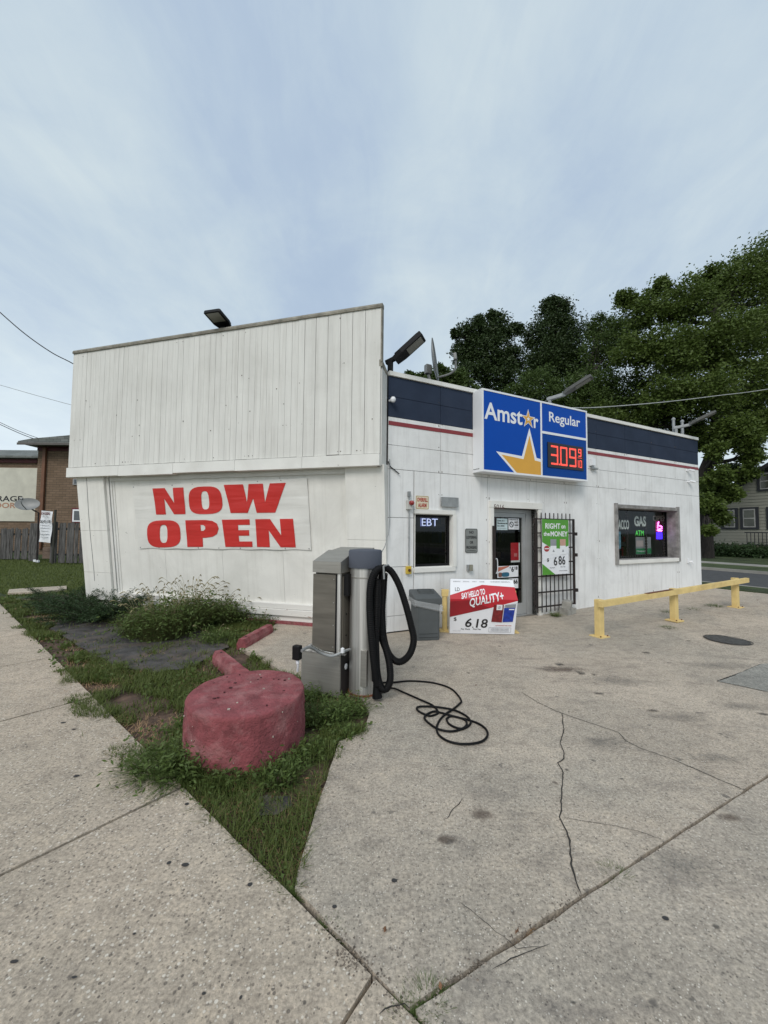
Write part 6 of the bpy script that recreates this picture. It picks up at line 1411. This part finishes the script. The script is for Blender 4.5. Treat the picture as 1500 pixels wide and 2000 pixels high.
# ---- arching clumps
def clump(name, label, cat, c, n, h, spread, wd, mat, heads=0, bend=(.3, 1.2), group=None, leafy=0, tmean=.5):
    r = spread*np.sqrt(rng.random(n))*.55; a = rng.uniform(0, 6.28, n); bx = r*np.cos(a); by = r*np.sin(a); az = a+rng.normal(0, .7, n)
    hh_n = h*rng.uniform(.45, 1.05, n)*(1-.35*(r/spread)); bd = rng.uniform(bend[0], bend[1], n)*(.5+.8*r/spread)
    parts = [blades(np.stack([bx, by, np.full(n, -.05)], 1), hh_n+.05, np.full(n, wd)*rng.uniform(.6, 1.5, n), az, bd, np.clip(rng.normal(tmean, .25, n), 0, 1), 4)]
    o = thing(name, label, cat, Matrix.Translation(c), group)
    V, F, T = parts[0]; f = bpy.data.objects.new('foliage', npmesh('foliage', V, F, mat, T)); link(f, o)
    if leafy:
        lc = rng.normal(0, 1, (leafy, 3))*np.array([spread*.42, spread*.42, h*.22])+np.array([0, 0, h*.40]); lc[:, 2] = np.clip(lc[:, 2], .0, h*.9)
        V, F, T = leaves(lc, .06 if h > .35 else .04, np.clip(rng.normal(.3, .25, leafy), 0, 1), aspect=.35); f = bpy.data.objects.new('leaves', npmesh('leaves', V, F, WEED, T)); link(f, o); f['kind'] = 'stuff'
    if heads:
        m = MB()
        for i in range(heads):
            a = random.uniform(0, 6.28); r0 = spread*.3*random.random(); hz_ = h*random.uniform(.75, 1.25); out_ = spread*random.uniform(.2, .9)
            p0 = Vector((r0*math.cos(a), r0*math.sin(a), 0)); p1 = Vector((math.cos(a)*(r0+out_*.45), math.sin(a)*(r0+out_*.45), hz_*.75)); p2 = Vector((math.cos(a)*(r0+out_*.9), math.sin(a)*(r0+out_*.9), hz_)); p3 = Vector((math.cos(a)*(r0+out_*1.1), math.sin(a)*(r0+out_*1.1), hz_*.97))
            pts = bez([p0, p1, p2, p3], 4); m.tube(pts, .0022, 3); e = pts[-5:]; m.tube(e, [.004, .0085, .009, .007, .002], 5)
        h_ = m.build('seed_heads', pmat('seed_head_tan', (.24, .21, .11), .8, var=.3), o); h_['kind'] = 'stuff'
    return o
FX = 'overgrown foxtail weeds along the leaning wall'
for i, (px, py, n, h, sp, hd, lab) in enumerate(((318, 1243, 1900, .66, .55, 45, 'largest foxtail weed clump with drooping seed heads under the banner'), (372, 1226, 1900, .72, .52, 50, 'tall foxtail weed clump just right of the largest one'), (282, 1238, 1100, .48, .52, 30, 'lower foxtail clump spreading towards the dark fabric at the left'), (432, 1215, 1200, .52, .5, 30, 'mid height weed clump by the wall right of the tall foxtails'),
                                       (478, 1208, 1000, .44, .5, 22, 'low weed clump before the wall behind the upper parking stop'), (516, 1216, 420, .24, .30, 8, 'smallest weed clump at the right end of the bed by the concrete'), (215, 1185, 500, .28, .35, 14, 'short weed clump at the foot of the left leaning pillar'), (420, 1250, 420, .22, .36, 4, 'low green weed clump between fabric and parking stops'))):
    clump('foxtail_weed', lab, 'weed', P(px, py)+Vector((0, 0, -.02)), n, h, sp, .007, TALL if i != 7 else WEED, hd, leafy=int(n*1.6), group=FX, tmean=.3)
WG = 'long grass weeds around the red drum'
for i, (px, py, n, h, sp, lab) in enumerate(((378, 1500, 700, .21, .28, 'long weedy grass tuft at the left foot of the red drum'), (455, 1524, 260, .12, .16, 'arching weed tuft in front of the red drum'), (325, 1495, 700, .19, .32, 'low wide weed tuft spilling to the sidewalk left of the red drum'), (545, 1512, 360, .15, .22, 'weed tuft at the right front of the red drum'), (590, 1470, 260, .12, .22, 'short brownish weed tuft at the right foot of the red drum'),
                                       (640, 1400, 420, .19, .26, 'leafy weed tuft right of the red drum before the vacuum plinth'), (612, 1362, 300, .16, .2, 'leafy weed tuft at the front of the vacuum plinth'), (680, 1385, 360, .14, .24, 'spreading weed tuft at the foot of the vacuum canister'), (670, 1430, 240, .09, .2, 'flat weed tuft spilling onto the concrete edge'), (370, 1420, 220, .14, .2, 'thin weed tuft behind the left side of the red drum'))):
    clump('weed_tuft', lab, 'weed', P(px, py)+Vector((0, 0, -.03)), n, h*1.15, sp, .0105, WEED, 0, (.5, 1.6), WG, leafy=n, tmean=.55)
for px, py, n, h, sp, lab in ((1085, 1203, 160, .16, .13, 'small weed at the foot of the iron gate'), (1306, 1226, 260, .06, .17, 'dark weed patch on the concrete before the middle rail post'), (1306, 1196, 160, .08, .15, 'small weed patch beside the middle rail post'), (1395, 1184, 240, .09, .22, 'weed patch left of the far rail post'), (1355, 1190, 140, .07, .18, 'low weed strip between the middle and far rail posts'),
                              (1202, 1706, 260, .035, .075, 'small moss tuft in the long slab joint'), (1020, 1815, 120, .018, .03, 'dead grass tuft at the slab joint in the foreground'), (835, 1948, 340, .035, .085, 'grass tuft in the slab joint near the bottom edge'), (800, 1985, 340, .03, .08, 'grass growing where the slab joints meet'), (645, 1812, 200, .026, .06, 'small grass tuft in the sidewalk edge joint'), (565, 1742, 260, .03, .05, 'brown grass tuft at the tip of the planting triangle'), (310, 1555, 220, .04, .07, 'grass tuft reaching over the sidewalk joint')):
    clump('joint_weed', lab, 'weed', P(px, py)+Vector((0, 0, .0)), n, h, sp, .004 if py > 1500 else .008, WEED if py != 1815 else THATCH, 0, (.5, 1.6), 'weeds growing in the concrete joints', tmean=.4)
# yew shrubs
def yew(label, c, sprays):
    o = thing('yew_shrub', label, 'shrub', Matrix.Translation(c), 'dark yew shrubs by the pillar'); m = MB(); P_ = []
    for _ in range(sprays):
        a = random.uniform(0, 6.28); L_ = random.uniform(.5, .95); up = random.uniform(.25, 1.0); d = Vector((math.cos(a), math.sin(a), up)).normalized(); p0 = Vector((.05*math.cos(a), .05*math.sin(a), 0)); pts = [p0+d*L_*t+Vector((0, 0, -.10*t*t)) for t in np.linspace(0, 1, 7)]
        m.tube(pts, [.008*(1-.12*i) for i in range(7)], 4)
        for _k in range(170):
            t = random.random()**.6; q = p0+d*L_*t+Vector((0, 0, -.10*t*t)); P_.append(q+Vector((random.gauss(0, .026), random.gauss(0, .026), random.gauss(0, .02))))
    m.build('branches', pmat('dark_twig', (.04, .03, .02), .9), o)
    P_ = np.array([tuple(p) for p in P_]); V, F, T = leaves(P_, .055, np.clip(rng.normal(.45, .28, len(P_)), 0, 1), -.4, .16); f = bpy.data.objects.new('foliage', npmesh('foliage', V, F, YEW, T)); link(f, o)
yew('dark yew shrub left of the leaning pillar, the taller of two', P(140, 1190), 95); yew('dark low yew shrub in front of the left leaning pillar', P(190, 1212), 90)
yew('small upright yew shoots at the foot of the pillar beside the boarded wall', P(228, 1205), 40)

# ---- trees
LEAFA = leafmat('locust_leaves', (.010, .021, .005), (.062, .090, .018), .3); LEAFB = leafmat('maple_leaves', (.007, .015, .005), (.024, .040, .011), .15); LEAFC = leafmat('light_leaves', (.012, .024, .006), (.046, .072, .017), .25)
BARK = pmat('dark_bark', (.035, .030, .026), .95, var=.4, vscale=4, bump=1, bscale=12, grain=(6, 6, 1))
def tree(label, trunk, blobs, mat, size, dens=1.0, group=None, limbs=True, tr=.3, squash=.85):
    Y0 = trunk[0][2]; base = at(*trunk[0]); base.z = -.1; o = thing('broadleaf_tree', label, 'tree', Matrix.Translation(base), group)
    path = bez([Vector((0, 0, 0))]+[at(*t)-base for t in trunk[1:]], 5); m = MB(); k = len(path); m.tube(path, [tr*(1-.55*i/k) for i in range(k)], 10)
    m.build('trunk', BARK, o, smooth=True); lm = []
    Cs = []; 
    for bx, by, bY, br in blobs:
        c = at(bx, by, bY)-base; R_b = br*bY/750; Cs.append((c, R_b))
    pts_all = []; tones = []
    for c, R_b in Cs:
        nc = int(26*R_b**1.6*dens)+16; d = rng.normal(size=(nc, 3)); d /= np.linalg.norm(d, axis=1)[:, None]; rr_ = R_b*(.2+.80*rng.random(nc)**.55); cc2 = np.array(c)+d*rr_[:, None]*np.array([1, .9, squash])
        clr = R_b*rng.uniform(.08, .24, nc); nl = int(66)
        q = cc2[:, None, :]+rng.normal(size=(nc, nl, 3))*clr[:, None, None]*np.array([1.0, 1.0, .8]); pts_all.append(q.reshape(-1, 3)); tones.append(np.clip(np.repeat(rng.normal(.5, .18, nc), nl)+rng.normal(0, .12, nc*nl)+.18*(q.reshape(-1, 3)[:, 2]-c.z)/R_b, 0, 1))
        if limbs:
            s_ = min(path[len(path)//3:], key=lambda p: (p-c).length*1.0+max(0, p.z-c.z)*1.5); mid = s_.lerp(c, .5)+Vector((0, 0, -.12*R_b)); lb = bez([s_, mid, c+Vector((0, 0, R_b*.2))], 5); L2 = MB(); L2.tube(lb, [tr*.30*(1-.8*i/len(lb))+.02 for i in range(len(lb))], 6)
            for i in range(0, nc, max(1, nc//9)):
                e = Vector(cc2[i]); s2 = lb[len(lb)//2]; L2.tube(bez([s2.lerp(lb[-1], random.random()), s2.lerp(e, .6)+Vector((0, 0, .1)), e], 3), [.045, .035, .03, .025, .02, .015, .012], 4)
            L2.build('limb', BARK, o, smooth=True)
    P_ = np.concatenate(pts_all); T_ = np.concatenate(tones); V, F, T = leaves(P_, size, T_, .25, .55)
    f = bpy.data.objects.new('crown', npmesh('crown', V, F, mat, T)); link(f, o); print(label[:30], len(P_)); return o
BT = 'trees behind the shop'
tree('huge spreading locust tree with dark leaning trunk behind the far end of the shop', [(1378, 1090, 23.5), (1374, 1010, 23.5), (1372, 940, 23.5), (1392, 880, 23.5), (1400, 800, 23.5), (1395, 700, 24), (1400, 600, 24)],
     [(1180, 820, 24, 40), (1240, 840, 24, 40), (1340, 700, 25, 60), (1460, 800, 25, 60), (1390, 860, 23, 30), (1350, 850, 24, 34), (1440, 560, 24, 62), (1500, 515, 24, 62), (1345, 590, 23, 55), (1262, 608, 23, 42), (1420, 660, 22.5, 68), (1310, 690, 22.5, 62), (1500, 640, 23, 66), (1480, 750, 22.5, 68), (1385, 765, 21.8, 62), (1240, 690, 23, 48), (1580, 560, 24, 90), (1600, 700, 24, 90), (1300, 775, 22, 48), (1430, 840, 21.5, 40), (1510, 825, 21.5, 36), (1386, 545, 24, 30), (1222, 585, 23.5, 20), (1290, 560, 24, 22), (1470, 888, 21, 22), (1400, 930, 21, 24), (1385, 985, 21, 22), (1425, 962, 21.5, 20), (1410, 1010, 21, 17), (1385, 1035, 20.5, 12), (1450, 925, 21.5, 22), (1395, 955, 22, 26), (1400, 880, 21, 20), (1460, 862, 21, 26)], LEAFA, .175, 1.3, BT, tr=.46)
tree('round topped dark maple standing highest behind the price sign', [(1085, 900, 31), (1085, 760, 31), (1083, 640, 31)], [(1084, 622, 31, 38), (1058, 660, 31, 40), (1112, 660, 31, 40), (1085, 700, 30.5, 52), (1055, 720, 30, 40), (1122, 715, 30, 42), (1076, 592, 31, 17), (1098, 600, 31, 15)], LEAFB, .185, 1.25, BT)
tree('dark two lobed maple behind the roof dish and sign', [(950, 900, 30), (950, 760, 30), (950, 680, 30)], [(922, 655, 30, 32), (972, 645, 30, 34), (950, 690, 30, 44), (905, 690, 30, 24), (995, 700, 30, 34), (925, 725, 29.5, 36), (975, 735, 29.5, 40), (962, 618, 30, 14), (935, 628, 30, 13), (1010, 640, 30, 14), (890, 652, 30, 10)], LEAFB, .185, 1.25, BT)
tree('low green bushy tree top just above the shop roof by the corner lamp', [(860, 900, 27), (860, 800, 27), (862, 755, 27)], [(812, 742, 27, 16), (838, 738, 27, 18), (866, 740, 27, 24), (894, 740, 27, 26), (850, 765, 27, 32), (905, 770, 27, 32), (800, 732, 27, 8), (858, 718, 27, 9)], LEAFC, .18, 1.3, BT, tr=.15)
tree('lighter feathery tree filling the gap behind the sign and middle lamp', [(1130, 900, 26), (1130, 820, 26), (1130, 760, 26)], [(1050, 755, 26, 42), (1105, 770, 25.5, 45), (1165, 755, 25.5, 48), (1225, 770, 25, 50), (1010, 775, 26, 34), (1275, 800, 24.5, 42), (1330, 815, 24, 40), (1180, 690, 27, 44), (1175, 640, 27.5, 30), (1215, 650, 27, 34), (1150, 800, 25, 50), (1230, 820, 25, 50)], LEAFC, .15, 1.6, BT, tr=.2)
tree('dark tree overhanging the roof of the clapboard house', [(1400, 1080, 30), (1405, 1000, 30), (1440, 900, 30)], [(1400, 955, 30, 20), (1430, 915, 28, 20), (1478, 925, 27.5, 18), (1380, 1000, 29, 18)], LEAFB, .17, 1.2, BT, tr=.16)
# far background hedge masses low on both sides
def foundation_bush(px, py, Y, r, lab):
    c = at(px, py, Y); c.z = .2; o = thing('foundation_shrub', lab, 'shrub', Matrix.Translation(c), 'shrubs at the foot of the clapboard house'); n = 1500
    q = rng.normal(size=(n, 3))*np.array([r*.5, r*.4, r*.28])+np.array([0, 0, r*.45]); q[:, 2] = np.abs(q[:, 2]); V, F, T = leaves(q, .13, np.clip(rng.normal(.4, .2, n), 0, 1)); f = bpy.data.objects.new('foliage', npmesh('foliage', V, F, YEW, T)); link(f, o)
for i, (px, lab) in enumerate(((1392, 'leftmost low dark shrub at the clapboard house wall'), (1412, 'second low dark shrub at the clapboard house wall'), (1432, 'third low dark shrub at the clapboard house wall'), (1452, 'low dark shrub under the second house window'), (1474, 'low dark shrub at the left end of the porch'), (1496, 'low dark shrub before the porch railing'))): foundation_bush(px, 1075, ho and at(px, 1070, 26).y-1.2+(1430-px)*.018, .75, lab)
# litter: dry leaves and grit in the joints
m = MB()
for px, py in ((532, 1556), (445, 1590), (537, 1548), (600, 1520), (470, 1568), (1010, 1818), (860, 1925), (752, 1815), (1480, 1172), (930, 1338)):
    c = P(px, py, .012); a = random.uniform(0, 6)
    m.add([(c.x+.014*math.cos(a+t)*s_, c.y+.014*math.sin(a+t)*s_, c.z+.006*math.sin(t*3)) for t, s_ in ((0, 1), (.7, .5), (1.4, .9), (2.3, .5), (3.1, 1), (4, .5), (4.7, .8), (5.5, .45))], [tuple(range(8))])
o = m.build('leaf_litter', pmat('dry_leaf', (.22, .11, .055), .8, var=.4, vscale=30)); setprops(o, 'scattered dry brown leaves on the bed and joints', None, None, 'stuff')
m = MB()
def grit(a, b, n, wd):
    A_, B_ = P(*a), P(*b)
    for _ in range(n):
        p = A_.lerp(B_, random.random())+Vector((random.gauss(0, wd), random.gauss(0, wd), 0)); r = random.uniform(.002, .007); z = gz(p.x, p.y)
        vs = [(p.x+r*random.uniform(.6, 1.2)*math.cos(t), p.y+r*random.uniform(.6, 1.2)*math.sin(t), z) for t in (0, 1.57, 3.14, 4.71)]+[(p.x, p.y, z+r*.8)]; m.add(vs, [(0, 1, 4), (1, 2, 4), (2, 3, 4), (3, 0, 4)])
grit((620, 1790), (800, 1975), 150, .02); grit((830, 1950), (1130, 1750), 160, .016); grit((1130, 1750), (1500, 1515), 60, .012); grit((650, 1850), (700, 1900), 60, .02); grit((757, 1236), (860, 1225), 60, .04); grit((1120, 1200), (1364, 1152), 80, .03)
o = m.build('grit', pmat('grit', (.18, .15, .12), .95, var=.5, vscale=40)); setprops(o, 'loose grit along the slab joints', None, None, 'stuff')
print('objects', len(bpy.data.objects))
